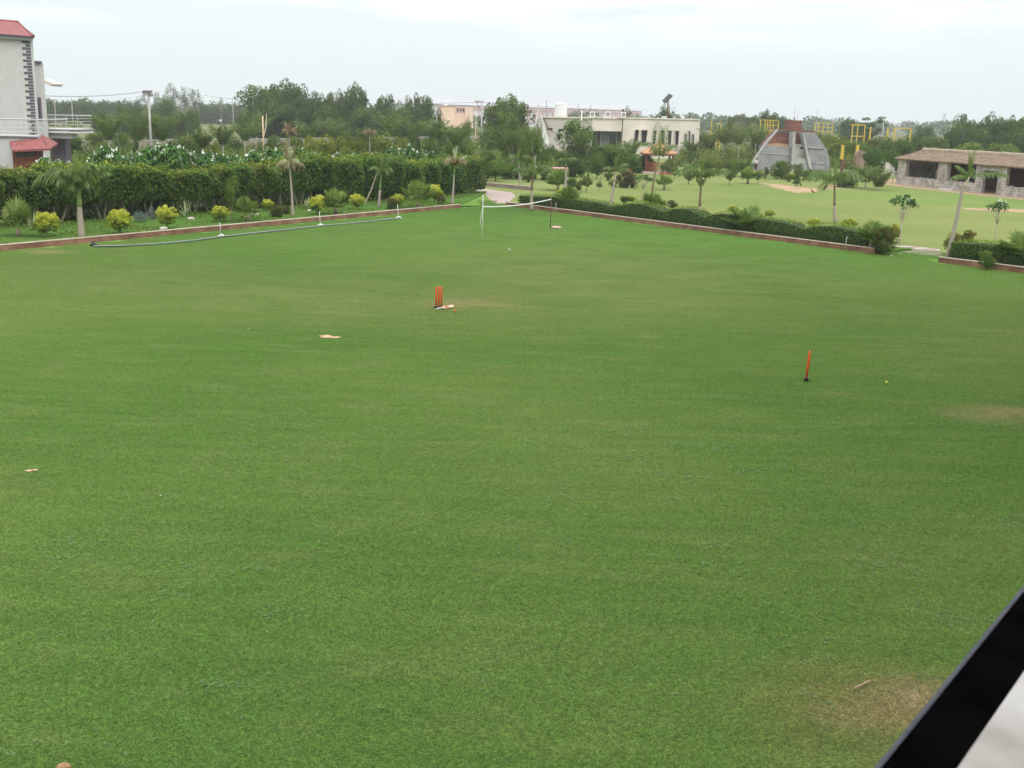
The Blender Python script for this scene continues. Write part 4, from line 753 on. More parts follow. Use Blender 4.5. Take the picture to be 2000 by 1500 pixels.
# plants filling the garden between hedge and boundary wall
gp_ = 'garden bushes between the tall hedge and the boundary wall'
for k, u, vt, wp, Y, lab, tn in [('bush', 615, 262, 60, 112, 'tall yellow-green shrub behind the hedge, under the big dark tree', (1.9, 1.55, .9)), ('bush', 655, 265, 50, 112, 'yellow-green shrub left of the pale dry palm', (1.7, 1.4, .9)), ('bush', 690, 268, 50, 115, 'olive shrub beside the pale dry palm', (1.5, 1.2, .8)), ('bush', 740, 258, 50, 118, 'leafy olive shrub right of the pale dry palm', (1.4, 1.25, .9)),
    ('bush', 785, 265, 44, 125, 'green shrub below the wide green palm', (1.3, 1.25, 1)), ('lowbroad', 808, 245, 24, 130, 'narrow dark tree left of the wall gap', (.85, .95, .9)), ('bush', 845, 262, 50, 130, 'leafy green shrub right of the wall gap', (1.2, 1.3, 1)), ('bush', 885, 262, 44, 135, 'green shrub under the orange building', (1.2, 1.3, 1)), ('bush', 920, 268, 44, 135, 'tangled green shrub left of the power pole', (1.2, 1.25, 1)), ('lowbroad', 918, 280, 40, 110, 'dense green shrub at the far end of the hedge', (1.1, 1.2, .9)),
    ('bush', 420, 274, 30, 112, 'pale yellow-green shrub right of the narrow conifer', (1.8, 1.5, 1)), ('bush', 355, 262, 50, 140, 'green shrub left of the narrow conifer', (1.1, 1.1, .9)), ('bush', 240, 258, 44, 145, 'low tree between the two left palms', (1.1, 1.1, .9)), ('bush', 530, 262, 40, 140, 'green shrub by the bleached dead trunk', (1.1, 1.2, 1)), ('bush', 570, 262, 40, 140, 'green shrub under the biggest tree', (1.3, 1.3, 1)), ('lowbroad', 715, 248, 50, 150, 'green shrub behind the pale dry palm', (1.1, 1.15, 1)), ('lowbroad', 670, 250, 40, 150, 'shrub with yellow tips under the tall trees', (1.4, 1.3, 1)),
    ('cone', 263, 246, 16, 128, 'narrow dark conifer left of the concrete lamp pole', (.8, .9, .9)), ('cone', 389, 238, 22, 118, 'narrow conifer standing before the boundary wall', (1, 1.1, .8)), ('lowbroad', 862, 246, 30, 175, 'green tree at the foot of the orange building', (1, 1.1, 1)), ('lowbroad', 890, 245, 30, 172, 'bushy tree before the orange building', (1, 1.1, 1)), ('weeping', 912, 228, 18, 168, 'small feathery tree right of the orange building', (1.1, 1.15, 1)), ('lowbroad', 955, 255, 40, 160, 'shrubby tree behind the power pole', (1.1, 1.1, 1)),
    ('bush', 600, 290, 90, 100, 'low green thicket right behind the hedge middle', (1.2, 1.2, .9)), ('bush', 700, 290, 90, 104, 'green thicket behind the hedge, left of the plumerias', (1.3, 1.2, .9)), ('bush', 880, 296, 60, 108, 'green thicket behind the hedge end', (1.1, 1.2, .9)), ('bush', 560, 285, 60, 104, 'thicket behind the yellowed palm', (1.1, 1.2, .9)),
    ('lowbroad', 130, 262, 60, 130, 'green bush below the terrace of the white house', (.9, 1, .9)), ('lowbroad', 450, 262, 40, 150, 'loose shrub in front of the boundary wall', (1.1, 1.2, 1)), ('lowbroad', 188, 256, 40, 150, 'olive bush right of the white house terrace', (1.3, 1.2, 1))]:
    tree(k, u, vt, wp * 1.03, lab, Y=Y, tint=tn)
def scatter(name, label, quad, n, hmin, hmax, size, seed, tint, holes=0.0, m=None):
    rng = np.random.default_rng(seed); a = rng.uniform(0, 1, (n, 1)); b = rng.uniform(0, 1, (n, 1)); q = [np.array((p[0], p[1])) for p in quad]
    B = (q[0] * (1 - a) + q[1] * a) * (1 - b) + (q[3] * (1 - a) + q[2] * a) * b; parts = []
    for p in B:
        r = rng.uniform(.8, 1.9); h = rng.uniform(hmin, hmax); k = 150; d = unit(rng.normal(0, 1, (k, 3))); d[:, 2] = np.abs(d[:, 2]); P = np.array([p[0], p[1], 0]) + d * np.array([r, r, h]) * rng.uniform(.7, 1.05, (k, 1))
        parts.append(cards(P, d + np.array([0, 0, .3]), size, .5, rng, np.clip(rng.uniform(.1, .8) + rng.normal(0, .15, k), 0, 1), .8))
    V, F, A = join(parts); tag(link(name, fastmesh(name, V, F, A, m or GREEN), None, tint), label, 'undergrowth', kind='stuff')
scatter('undergrowth', 'tangled low undergrowth filling the ground behind the tall hedge', [H00 + hn * 2.5, H1 + hn * 2.5 - hd, H1 + hn * 12, H00 + hn * 12], 420, .4, 1.3, .22, 1, (.6, .75, .7))
scatter('undergrowth', 'mixed garden growth between the plumerias and the boundary wall', [BASE0(100, 95), BASE0(900, 108), BASE0(905, 215), BASE0(100, 140)], 800, .8, 2.4, .28, 2, (1.05, 1.05, .9))
scatter('undergrowth', 'mixed green growth at the foot of the cream building', [BASE0(940, 125), BASE0(1240, 142), BASE0(1250, 172), BASE0(930, 175)], 260, .7, 2.2, .25, 3, (1.2, 1.25, 1))
scatter('undergrowth', 'silvery scrub between the cream building and the pyramid', [BASE0(1325, 155), BASE0(1465, 156), BASE0(1480, 200), BASE0(1330, 200)], 260, 1, 2.8, .28, 4, (1.35, 1.2, 1.2))
scatter('undergrowth', 'green scrub behind the pyramid and the thatched shed', [BASE0(1600, 168), BASE0(2080, 132), BASE0(2120, 200), BASE0(1480, 215)], 700, 1, 2.6, .28, 5, (1.35, 1.25, 1))
# big trees of the middle distance
for k, u, vt, wp, Y, lab, tn in [('lowbroad', 512, 166, 92, 235, 'lighter left half of the biggest tree mass, with rounded top', (.85, .95, .7)), ('lowbroad', 560, 158, 96, 245, 'tallest dark rounded tree of the left background', (.7, .85, .7)), ('lowbroad', 590, 168, 70, 230, 'very dark dense tree at the right of the biggest tree mass', (.6, .75, .75)), ('lowbroad', 540, 200, 110, 215, 'dark lower tree in front of the biggest tree mass', (.55, .72, .7)),
    ('lowbroad', 630, 182, 52, 235, 'olive-topped tree right of the biggest tree mass', (.85, .9, .7)), ('broad', 650, 178, 30, 240, 'thin-crowned brownish tree in a gap', (1, .85, .8)), ('lowbroad', 692, 163, 54, 235, 'tall knobbly dark tree with a tuft on the right', (.7, .85, .8)), ('lowbroad', 668, 178, 40, 240, 'brownish-topped tree left of the knobbly dark tree', (.9, .85, .7)), ('lowbroad', 715, 205, 70, 220, 'lower green tree in front of the knobbly dark tree', (.75, .95, .8)), ('lowbroad', 752, 183, 42, 240, 'peaked dark tree left of the twin round trees', (.75, .85, .75)), ('lowbroad', 640, 205, 60, 220, 'mid-green tree below the thin brownish crown', (.85, .95, .75)),
    ('lowbroad', 795, 190, 42, 245, 'left one of the twin round trees', (.8, .9, .75)), ('lowbroad', 826, 183, 50, 240, 'right one of the twin round trees, near the orange building', (.75, .85, .72)), ('lowbroad', 775, 208, 60, 225, 'lower tree under the twin round trees', (.8, .95, .85)), ('lowbroad', 990, 186, 92, 205, 'wide round-topped tree behind the power pole', (.95, 1, .85)), ('lowbroad', 855, 212, 26, 225, 'brownish small tree beside the orange building', (.9, .8, .8)),
    ('lowbroad', 245, 208, 44, 225, 'green tree left of the lamp pole in the field', (.9, .95, .85)), ('broad', 318, 190, 54, 260, 'round tree right of the lamp head', (.8, .9, .85)), ('lowbroad', 300, 218, 44, 200, 'low tree right behind the lamp pole', (1, 1.05, .95)), ('lowbroad', 345, 214, 40, 220, 'leafy tree on the field edge', (.95, 1, .9)), ('lowbroad', 205, 215, 50, 240, 'dark tree left in the field', (.8, .9, .9)), ('lowbroad', 375, 212, 28, 235, 'green tree standing alone before the open field', (1.05, 1.1, .9)), ('lowbroad', 275, 205, 40, 290, 'hazy tree behind the lamp pole', (.8, .88, .9)),
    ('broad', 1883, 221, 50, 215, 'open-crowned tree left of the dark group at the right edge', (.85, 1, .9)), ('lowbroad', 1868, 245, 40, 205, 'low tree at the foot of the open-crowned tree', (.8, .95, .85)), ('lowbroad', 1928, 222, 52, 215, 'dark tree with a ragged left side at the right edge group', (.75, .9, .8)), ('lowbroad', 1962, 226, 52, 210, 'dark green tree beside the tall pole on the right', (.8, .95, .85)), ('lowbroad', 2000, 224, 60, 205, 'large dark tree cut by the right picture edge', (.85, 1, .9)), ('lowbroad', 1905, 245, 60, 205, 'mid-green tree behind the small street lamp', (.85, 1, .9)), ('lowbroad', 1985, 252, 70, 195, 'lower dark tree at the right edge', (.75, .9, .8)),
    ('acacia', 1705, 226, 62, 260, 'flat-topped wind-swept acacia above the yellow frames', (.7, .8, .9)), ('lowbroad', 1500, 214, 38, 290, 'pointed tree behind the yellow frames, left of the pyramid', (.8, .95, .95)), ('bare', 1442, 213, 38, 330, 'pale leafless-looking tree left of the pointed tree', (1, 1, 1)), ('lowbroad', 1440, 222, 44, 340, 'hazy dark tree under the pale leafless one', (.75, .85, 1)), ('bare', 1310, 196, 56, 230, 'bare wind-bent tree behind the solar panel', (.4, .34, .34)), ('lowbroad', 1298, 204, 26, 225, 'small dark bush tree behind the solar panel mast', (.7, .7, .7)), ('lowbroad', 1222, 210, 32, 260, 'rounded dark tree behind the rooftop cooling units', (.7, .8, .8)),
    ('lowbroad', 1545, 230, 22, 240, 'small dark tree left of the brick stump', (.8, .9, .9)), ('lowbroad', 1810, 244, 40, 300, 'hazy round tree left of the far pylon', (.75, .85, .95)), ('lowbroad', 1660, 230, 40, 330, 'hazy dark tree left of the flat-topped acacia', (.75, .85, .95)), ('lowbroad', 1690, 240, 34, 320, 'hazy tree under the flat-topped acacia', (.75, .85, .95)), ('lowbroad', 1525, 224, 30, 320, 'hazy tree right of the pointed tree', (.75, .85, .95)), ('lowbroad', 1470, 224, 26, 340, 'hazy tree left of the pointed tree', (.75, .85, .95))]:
    tree(k, u, vt, wp * 1.03, lab, Y=Y, tint=tn)
for u, vt, wp, lab in [(276, 178, 24, 'small eucalyptus behind the lamp head'), (307, 177, 16, 'slim eucalyptus right of the lamp head'), (328, 160, 26, 'tallest grey eucalyptus of the far group'), (348, 168, 30, 'grey eucalyptus beside the tallest one'), (368, 168, 28, 'grey eucalyptus third from the tallest'), (387, 172, 22, 'rightmost eucalyptus of the far group'), (432, 190, 30, 'lone open-crowned tree right of the eucalyptus group')]:
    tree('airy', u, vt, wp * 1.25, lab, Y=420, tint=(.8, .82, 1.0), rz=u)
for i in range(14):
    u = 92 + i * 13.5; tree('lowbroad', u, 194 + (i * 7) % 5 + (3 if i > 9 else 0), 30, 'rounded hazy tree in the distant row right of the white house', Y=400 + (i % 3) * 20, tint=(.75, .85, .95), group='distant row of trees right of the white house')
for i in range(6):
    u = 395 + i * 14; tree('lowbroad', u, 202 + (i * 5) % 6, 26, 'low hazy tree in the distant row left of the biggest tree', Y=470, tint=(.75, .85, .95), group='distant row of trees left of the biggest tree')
# far woodland that reads as one dark line along the horizon
parts = []; rng = np.random.default_rng(77)
for i in range(420):
    Y = rng.uniform(620, 1500); u = rng.uniform(-150, 2150); q = AT(u, hor(u), Y); h = rng.uniform(6, 11) * (1 + (Y - 600) / 1500 * .35); r = h * rng.uniform(.55, .95); n = 150
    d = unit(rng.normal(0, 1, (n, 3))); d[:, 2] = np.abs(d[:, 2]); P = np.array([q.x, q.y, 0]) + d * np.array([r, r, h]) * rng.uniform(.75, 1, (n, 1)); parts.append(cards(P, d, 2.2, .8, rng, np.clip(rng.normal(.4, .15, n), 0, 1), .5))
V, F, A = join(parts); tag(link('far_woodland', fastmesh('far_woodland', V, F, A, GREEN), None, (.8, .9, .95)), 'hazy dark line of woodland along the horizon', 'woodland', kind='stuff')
parts = []
for i in range(240):
    Y = rng.uniform(240, 380); u = rng.uniform(-100, 2100)
    if 380 < u < 470: continue
    q = AT(u, hor(u), Y); h = rng.uniform(1.0, 2.6); r = rng.uniform(1.5, 4); n = 60; d = unit(rng.normal(0, 1, (n, 3))); d[:, 2] = np.abs(d[:, 2])
    P = np.array([q.x, q.y, 0]) + d * np.array([r, r, h]); parts.append(cards(P, d, .8, .7, rng, np.clip(rng.normal(.5, .2, n), 0, 1), .5))
V, F, A = join(parts); tag(link('field_scrub', fastmesh('field_scrub', V, F, A, GREEN), None, (1.1, 1, .9)), 'low scattered scrub growing over the distant fields', 'scrub', kind='stuff')
# ---------------------------------------------------------------- buildings
def X(u, v, Y): return AT(u, v, Y).x
def OFF(par):
    o = Vector((0, 0, 0))
    while par: o += par.location; par = par.parent
    return o
def BX(name, m, par, u0, u1, v0, v1, Y, dep, bevel=0):
    """box whose front face fills pixels u0..u1 x v0..v1 at depth Y"""
    um, vm = (u0 + u1) / 2, (v0 + v1) / 2; o = OFF(par); mb = MB(); z1, z0 = AT(um, v0, Y).z, AT(um, v1, Y).z
    mb.box(X(u0, vm, Y) - o.x, X(u1, vm, Y) - o.x, Y - o.y, Y + dep - o.y, max(z0, -.05) - o.z, z1 - o.z); return mb.build(name, m, par, bevel=bevel)
def PR(name, m, par, poly, Y, dep):
    o = OFF(par); mb = MB(); mb.prism([AT(u, v, Y) - o for u, v in poly], (0, dep, 0)); return mb.build(name, m, par)
def BASE(u, v, Y): p = AT(u, v, Y); p.z = 0; return p
Yh = 78.0; hb = BASE(0, 320, Yh)
house = empty('white_house', hb, 'white three-storey house with red tiled roof and dark corner stones behind the hedge', 'house')
he = Vector((math.sin(R(36)), math.cos(R(36)), 0)); hq = Vector((-he.y, he.x, 0)); hc = BASE(64, 165, 82); rz_ = math.atan2(he.y, he.x)
def HF(u, v, y): return FAC(hc + hq * y, hc + hq * y + he, u, v)
def HB(name, m, u0, u1, v0, v1, y0, y1, par=None, ext=None):
    """box in the house's own frame: front plane y0, right edge at photo pixel u1"""
    s1, z1 = HF(u1, v0, y0); z0 = HF(u1, v1, y0)[1]; s0 = ext if ext is not None else HF(u0, v1, y0)[0]; mb = MB(); mb.box(s0, s1, y0, y1, max(z0, -.05), z1)
    mb.v = [tuple(hc - OFF(house) + he * p[0] + hq * p[1] + Vector((0, 0, p[2]))) for p in mb.v]; return mb.build(name, m, par or house)
HB('wall', HWALL, 0, 64, 79, 420, 0, 9, ext=-22); HB('eave', PURP, 0, 66.5, 71, 75.3, -.45, 9.45, ext=-22.5); HB('soffit', WHITE, 0, 64.8, 75.5, 79, -.3, 9.3, ext=-22.3)
xe1, ze = HF(65.5, 71, -.5); xe0 = -22.5; xr, zr_ = HF(35, 43, 4.5); xl = xe0 + 3; L_ = xe1 - xe0; sh = math.hypot(5, zr_ - ze); mb = MB()
mb.quad([(xe0, -.5, ze), (xe1, -.5, ze), (xr, 4.5, zr_), (xl, 4.5, zr_)], [(0, 0), (L_, 0), (L_ - xe1 + xr, sh), (3, sh)])
mb.quad([(xe1, -.5, ze), (xe1, 9.5, ze), (xr, 4.5, zr_)], [(0, 0), (10, 0), (5, sh)]); mb.quad([(xe1, 9.5, ze), (xe0, 9.5, ze), (xl, 4.5, zr_), (xr, 4.5, zr_)], [(0, 0), (L_, 0), (L_ - 1.5, sh), (3, sh)])
mb.quad([(xe0, 9.5, ze), (xe0, -.5, ze), (xl, 4.5, zr_)], [(0, 0), (10, 0), (5, sh)]); mb.quad([(xe0, -.5, ze), (xe0, 9.5, ze), (xe1, 9.5, ze), (xe1, -.5, ze)])
HL = lambda mb: setattr(mb, 'v', [tuple(hc - OFF(house) + he * p[0] + hq * p[1] + Vector((0, 0, p[2]))) for p in mb.v])
HL(mb); roof = mb.build('roof', TILE, house); mb = MB(); mb.tube([(xl, 4.5, zr_), (xr, 4.5, zr_), (xe1, -.5, ze + .03)], .10, 6); HL(mb); mb.build('ridge_tiles', TILE, roof)
mb = MB(); z1 = HF(60, 81, 0)[1]
for i in range(46):
    z = z1 - i * .21; wd = .32 if i % 2 else .60
    if z > .3: mb.box(-wd, .03, -.03, wd * .5, z - .15, z)
HL(mb); mb.build('corner_stones', QUOIN, house)
HB('rear_wing', HWALL, 60, 84.5, 124, 420, 1.0, 8, ext=.05); HB('cornice', PURP, 58, 82, 119.5, 124, .8, 8.2, ext=.05)
wn = HB('window', PURP, 66, 80, 190, 235, .93, 1.2, ext=.6); HB('pane', GLASS, 71, 76.5, 194, 231, .88, 1.0, wn, ext=.9)
PR('canopy', CREAM, house, [(80, 153), (84, 155), (103, 163), (103, 166), (99, 168), (81, 160)], Yh + 12, 2)
BX('terrace_slab', WHITE, house, 83, 154, 251.5, 260, Yh + 6, 2.9); BX('terrace_trim', PURP, house, 82.5, 154.3, 253, 255.2, Yh + 5.95, 2.98); BX('terrace_beam', HWALL, house, 86, 140, 260.2, 270, Yh + 6.4, 1.2); BX('undercroft_shade_wall', PURP, house, 104, 132, 270.5, 420, Yh + 8, 1)  # wall under the terrace is coloured dark to stand for the shadow there
def railing(u0, u1, vt, vb, Y, posts, rails, ret=None):
    o = OFF(house); mb = MB(); um = (u0 + u1) / 2; zt, zb = AT(um, vt, Y).z, AT(um, vb, Y).z; x0, x1 = X(u0, vt, Y), X(u1, vt, Y)
    mb.tube([Vector((x0, Y, zt)) - o, Vector((x1, Y, zt)) - o], .045, 6)
    for k in range(rails): z = zb + (zt - zb) * (k + .6) / (rails + .6); mb.tube([Vector((x0, Y, z)) - o, Vector((x1, Y, z)) - o], .018, 5)
    for u in posts: x = X(u, (vt + vb) / 2, Y); mb.tube([Vector((x, Y, zb)) - o, Vector((x, Y, zt)) - o], .028, 6)
    if ret:
        mb.tube([Vector((x1, Y, zt)) - o, Vector((x1, Y + ret, zt)) - o], .045, 6)
        for k in range(rails): z = zb + (zt - zb) * (k + .6) / (rails + .6); mb.tube([Vector((x1, Y, z)) - o, Vector((x1, Y + ret, z)) - o], .018, 5)
    return mb.build('railing', STEEL, house)
railing(85, 152, 225, 252, Yh + 6.1, [89, 108, 130, 151], 4, 2.6); railing(-300, 70, 229.5, 258, Yh - 5.6, [-60, -10, 9, 35, 46, 57, 69], 3, 5)
BX('front_wing', HWALL, house, -420, 70, 264, 420, Yh - 5.9, .9); BX('front_slab', WHITE, house, -430, 71, 258.5, 264, Yh - 6, .95); BX('front_trim', PURP, house, -430, 71.3, 261, 263, Yh - 6.05, .1)
o_ = OFF(house); q = [AT(18, 276, Yh - 5.95) - o_, AT(79, 270, Yh - 5.95) - o_, AT(97, 290, Yh - 7.4) - o_, AT(24, 293, Yh - 7.4) - o_]; t_ = AT(80, 262, Yh - 5.7) - o_; t2 = AT(113, 279, Yh - 4) - o_
mb = MB(); La = (q[2] - q[3]).length; mb.quad([q[3], q[2], q[1], q[0]], [(0, 0), (La, 0), (La - .6, 1.7), (.3, 1.7)]); mb.quad([q[2], t2, t_], [(0, 0), (3, 0), (1.5, 1.9)]); mb.quad([q[2], t_, q[1]], [(0, 0), (1, 1.8), (0, 1.6)])
dz = Vector((0, 0, -.12)); mb.quad([p + dz for p in (q[0], q[1], q[2], q[3])]); mb.quad([q[3] + dz, q[2] + dz, q[2], q[3]]); mb.quad([q[2] + dz, t2 + dz, t2, q[2]]); mb.quad([q[0] + dz, q[3] + dz, q[3], q[0]])
mb.build('awning', TILE, house); bw = BX('bay_window', WOOD, house, 25, 73, 295, 330, Yh - 6.9, .95)
for a, b in ((31, 49), (52, 67)): BX('pane', GLASS, bw, a, b, 299, 306, Yh - 6.94, .05)

# cream building
Yc = 190.0; cb = BASE(1220, 305, Yc); C = empty('cream_building', cb, 'flat-roofed cream building with slanted dark slit windows among the trees', 'building')
PR('left_wing', BEIGE, C, [(1061, 229), (1156, 231), (1156, 318), (1071, 318), (1069, 262)], Yc, 12); PR('slanted_buttress', WHITE, C, [(1056, 229.5), (1060.5, 229), (1074, 285), (1078, 318), (1066, 318)], Yc - .5, 12)
PR('left_roof_edge', CREAM, C, [(1059, 227.2), (1157, 229.2), (1157, 231.5), (1059.5, 229.5)], Yc - .3, 12.4)
for a, b, c, d in ((1069, 1079, 250, 254), (1091, 1101, 251.5, 255.5)): BX('slot_window', DARK, C, a, b, c, d, Yc - .06, .3)
PR('broken_opening', DARK, C, [(1087, 262), (1098, 262), (1100, 266), (1095, 267), (1094, 272), (1090, 276)], Yc - .06, .3)
PR('facade_crack', RUST, C, [(1060, 229), (1061.5, 229), (1071, 248), (1082, 259), (1081, 260), (1069.5, 250)], Yc - .65, .1)
BX('lintel', CREAM, C, 1156.3, 1215, 232, 256, Yc - .1, 3); gw = BX('glass_front', GLASS, C, 1157, 1216, 256.2, 286, Yc + 2.6, .3); BX('recess_wall', BEIGE, C, 1157, 1216, 286, 320, Yc + 2.5, 6)
for u in (1164, 1172, 1188, 1204): BX('mullion', BEIGE, gw, u, u + 1.4, 256.4, 286, Yc + 2.5, .08)
BX('curtain', mat('blind', (.20, .23, .25), .6, .1, 1), gw, 1173.6, 1187.6, 258, 285, Yc + 2.56, .03)
BX('right_wing', CREAM, C, 1215.2, 1365, 232.5, 320, Yc - .25, 12); BX('right_roof_edge', CREAM, C, 1156, 1366.5, 229.8, 232.3, Yc - .45, 12.5)
for p in ([(1241, 254), (1248, 254), (1244.5, 287), (1237.5, 287)], [(1253, 254.5), (1265, 254.5), (1261, 284), (1254, 284)], [(1277, 255), (1282.5, 255), (1279, 286), (1274.5, 286)], [(1291, 255), (1298.5, 255), (1297, 284), (1292, 284)], [(1305.5, 255.5), (1312, 255.5), (1310, 283), (1305, 283)],
          [(1319, 256), (1326.5, 256), (1324.5, 283), (1319.5, 283)], [(1338, 262), (1341, 262), (1340, 285), (1337.5, 285)], [(1345.5, 256), (1348, 256), (1347.5, 292), (1345, 292)], [(1352.5, 262.5), (1355.3, 262.5), (1355, 292), (1352, 292)]):
    wdw = PR('slit_window', DARK, C, p, Yc - .31, .3); (a, b), (c, d) = p[0], p[1]; PR('frame', BEIGE, wdw, [(a - .8, b - 1.4), (c + .8, b - 1.4), (c + .4, b), (a - .4, b)], Yc - .55, .35)
    (a, b), (c, d) = p[3], p[0]; PR('reveal', BEIGE, wdw, [(a - .9, b), (a, b), (c, d), (c - .9, d)], Yc - .55, .35)
# on the roof
zc = AT(1095, 227, Yc + 4).z
tb = AT(1095, 226, Yc + 4); T = empty('water_tank', tb, 'white water tank with domed lid on the cream building roof', 'water tank'); r_ = 12 * PX(Yc + 4); ht = AT(1095, 203, Yc + 4).z - tb.z; mb = MB()
mb.tube([(0, 0, 0)] + [(0, 0, ht * k / 10) for k in range(1, 11)], [r_ * (1.0 if k % 2 else .97) for k in range(11)], 24); mb.build('tank', WHITE, T); mb = MB(); mb.tube([(0, 0, ht), (0, 0, ht + .18), (0, 0, ht + .3)], [r_, r_ * .7, r_ * .25], 20); mb.build('lid', WHITE, T)
mb = MB(); mb.box(-r_, r_, -r_, r_, -.6, 0); mb.build('plinth', CREAM, T)
for i, (u, vb, lab) in enumerate([(1157, 229, 'leftmost of the three white cooling units on the roof'), (1187.5, 229, 'middle one of the three white cooling units on the roof'), (1217.5, 230, 'rightmost of the three white cooling units on the roof')]):
    p = AT(u, vb, Yc + 1); A_ = empty('cooling_unit', p, lab, 'air conditioner', 'cooling units on the cream building roof'); mb = MB(); mb.box(-.42, .42, 0, .4, 0, .95); mb.build('casing', WHITE, A_, bevel=.03); mb = MB(); mb.tube([(0, -.012, .5), (0, -.03, .5)], .3, 20); f = mb.build('fan_grille', PURP, A_)
    mb = MB(); mb.tube([(0, -.032, .5), (0, -.05, .5)], .1, 12); mb.build('hub', WHITE, f)
p = AT(1303, 231, Yc + 2); s_ = empty('solar_panel', p, 'tilted solar panel on a mast on the cream building roof', 'solar panel'); mb = MB(); mb.tube([(0, 0, -.4), (0, 0, 2.6), (.15, 0, 3.3)], .11, 8); mb.build('mast', RUST, s_)
mb = MB(); a = math.radians(48); ux, uz = math.cos(a), math.sin(a); c = Vector((-.1, 0, 3.2)); e1 = Vector((ux, 0, uz)) * .85; e2 = Vector((-.25, .8, .22)) * .9; n_ = Vector((-uz, 0, ux)) * .07
mb.hexa([c - e1 - e2, c + e1 - e2, c + e1 + e2, c - e1 + e2, c - e1 - e2 + n_, c + e1 - e2 + n_, c + e1 + e2 + n_, c - e1 + e2 + n_]); mb.build('panel', mat('solar_cells', (.06, .055, .055), .7, .1, 3), s_)
mb = MB(); mb.box(-.95, -.1, -.3, .3, -.3, .35); mb.build('battery_box', mat('grey_box', (.42, .46, .48), .6, .05), s_)

# far factory along the horizon
fa, fb = BASE(852, 205, 620), BASE(1253, 215, 790); d = fb - fa; Lf = d.length; Fo = empty('factory', fa, 'very long low factory with grey roof and red and white striped front on the horizon', 'factory', None, math.atan2(d.y, d.x))
mb = MB(); mb.box(0, Lf, 0, 40, 0, 11.2); mb.build('wall', WHITE, Fo); mb = MB(); mb.hexa([(-1, -1, 11.3), (Lf + 1, -1, 11.3), (Lf + 1, 41, 11.3), (-1, 41, 11.3), (3, 12, 14.2), (Lf - 3, 12, 14.2), (Lf - 3, 30, 14.2), (3, 30, 14.2)]); mb.build('roof', mat('sheet_roof', (.40, .40, .40), .8, .06, .2), Fo)
RDP = mat('red_cladding', (.50, .34, .32), .8, .1, .3)
mb = MB(); mb.box(.5, Lf - .5, -.6, -.3, 9.2, 11.0); mb.build('red_band', RDP, Fo); rf = random.Random(4); x = 2
while x < Lf - 5:
    wd = rf.uniform(1.6, 3.4); mb = MB(); mb.box(x, x + wd, -.5, -.02, 2 if rf.random() < .6 else 5.5, 9.1); mb.build('red_panel', RDP, Fo); x += wd + rf.uniform(2.2, 4.5)
O = empty('orange_building', BASE(876, 225, 330), 'plain pale orange flat-roofed building below the factory', 'building')
BX('main_block', TANP, O, 862, 889, 207, 250, 330, 12); BX('right_block', TANP, O, 908, 922, 210.5, 250, 330, 10); BX('red_facade', RDP, O, 889.2, 907.8, 208.5, 222, 331, 8); BX('lower_block', TANP, O, 889.2, 907.8, 222.2, 250, 330.5, 8)
BX('roof_slab', CREAM, O, 861, 890, 206, 207, 329.7, 12.5); BX('rooftop_tank', WHITE, O, 867, 873, 203, 206, 331, 3)
for u, v in ((893, 212), (899, 212), (904, 212)): BX('window', DARK, O, u, u + 2.6, v, v + 6, 330.9, .1)
# boundary wall and other walls
def wall(pts, h, m, label, name, cop=None, th=.3):
    a, b = pts; d = b - a; L = d.length; o = empty(name, a, label, 'wall', None, math.atan2(d.y, d.x)); mb = MB(); n = max(1, int(L / 3))
    mb.box(0, L, 0, th, -.05, h - .08); mb.build('masonry', m, o); mb = MB(); mb.box(-.05, L + .05, -.05, th + .05, h - .08, h); mb.build('coping', cop or CONC, o)
    mb = MB()
    for i in range(n + 1): x = L * i / n; mb.box(x - .18, x + .18, -.09, th + .09, -.05, h - .09)
    mb.build('piers', m, o); return o
WALLM = mat('weathered_wall', (.24, .19, .165), .95, .3, .9, (.34, .30, .26), bump=.02)
wall((BASE(128, 270, 150), BASE(945, 265, 255)), 1.85, WALLM, 'long weathered boundary wall behind the garden on the left', 'boundary_wall')
wall((BASE(1862, 275, 300), BASE(1955, 275, 290)), 2.9, CONC, 'far grey wall before the dark trees on the right', 'boundary_wall')
wall((BASE(1362, 310, 172), BASE(1462, 312, 165)), .85, CREAM, 'low cream garden wall right of the cream building', 'garden_wall')
RW = empty('rubble_wall', G(1695, 343), 'brown rubble wall with pillar and ruined white pier left of the shed', 'wall'); yr = RW.location.y
RBM = mat('brown_plaster', (.24, .165, .135), .95, .2, 1, bump=.02)
PR('masonry', RBM, RW, [(1671, 303), (1672, 338), (1692, 342), (1692, 303)], yr, .6); PR('pier', RBM, RW, [(1671, 302), (1693, 302), (1690, 296), (1680, 293), (1674, 297)], yr - .05, .7); PR('lower_wall', RBM, RW, [(1692.3, 309), (1692.3, 343), (1718, 346), (1718, 314), (1705, 312)], yr + .1, .5)
PR('ruined_pier', mat('patched_plaster', (.42, .40, .36), .95, .3, 2, bump=.03), RW, [(1716, 320), (1721, 314), (1736, 318), (1747, 328), (1749, 352), (1717, 347)], yr - 1.5, 1.2)

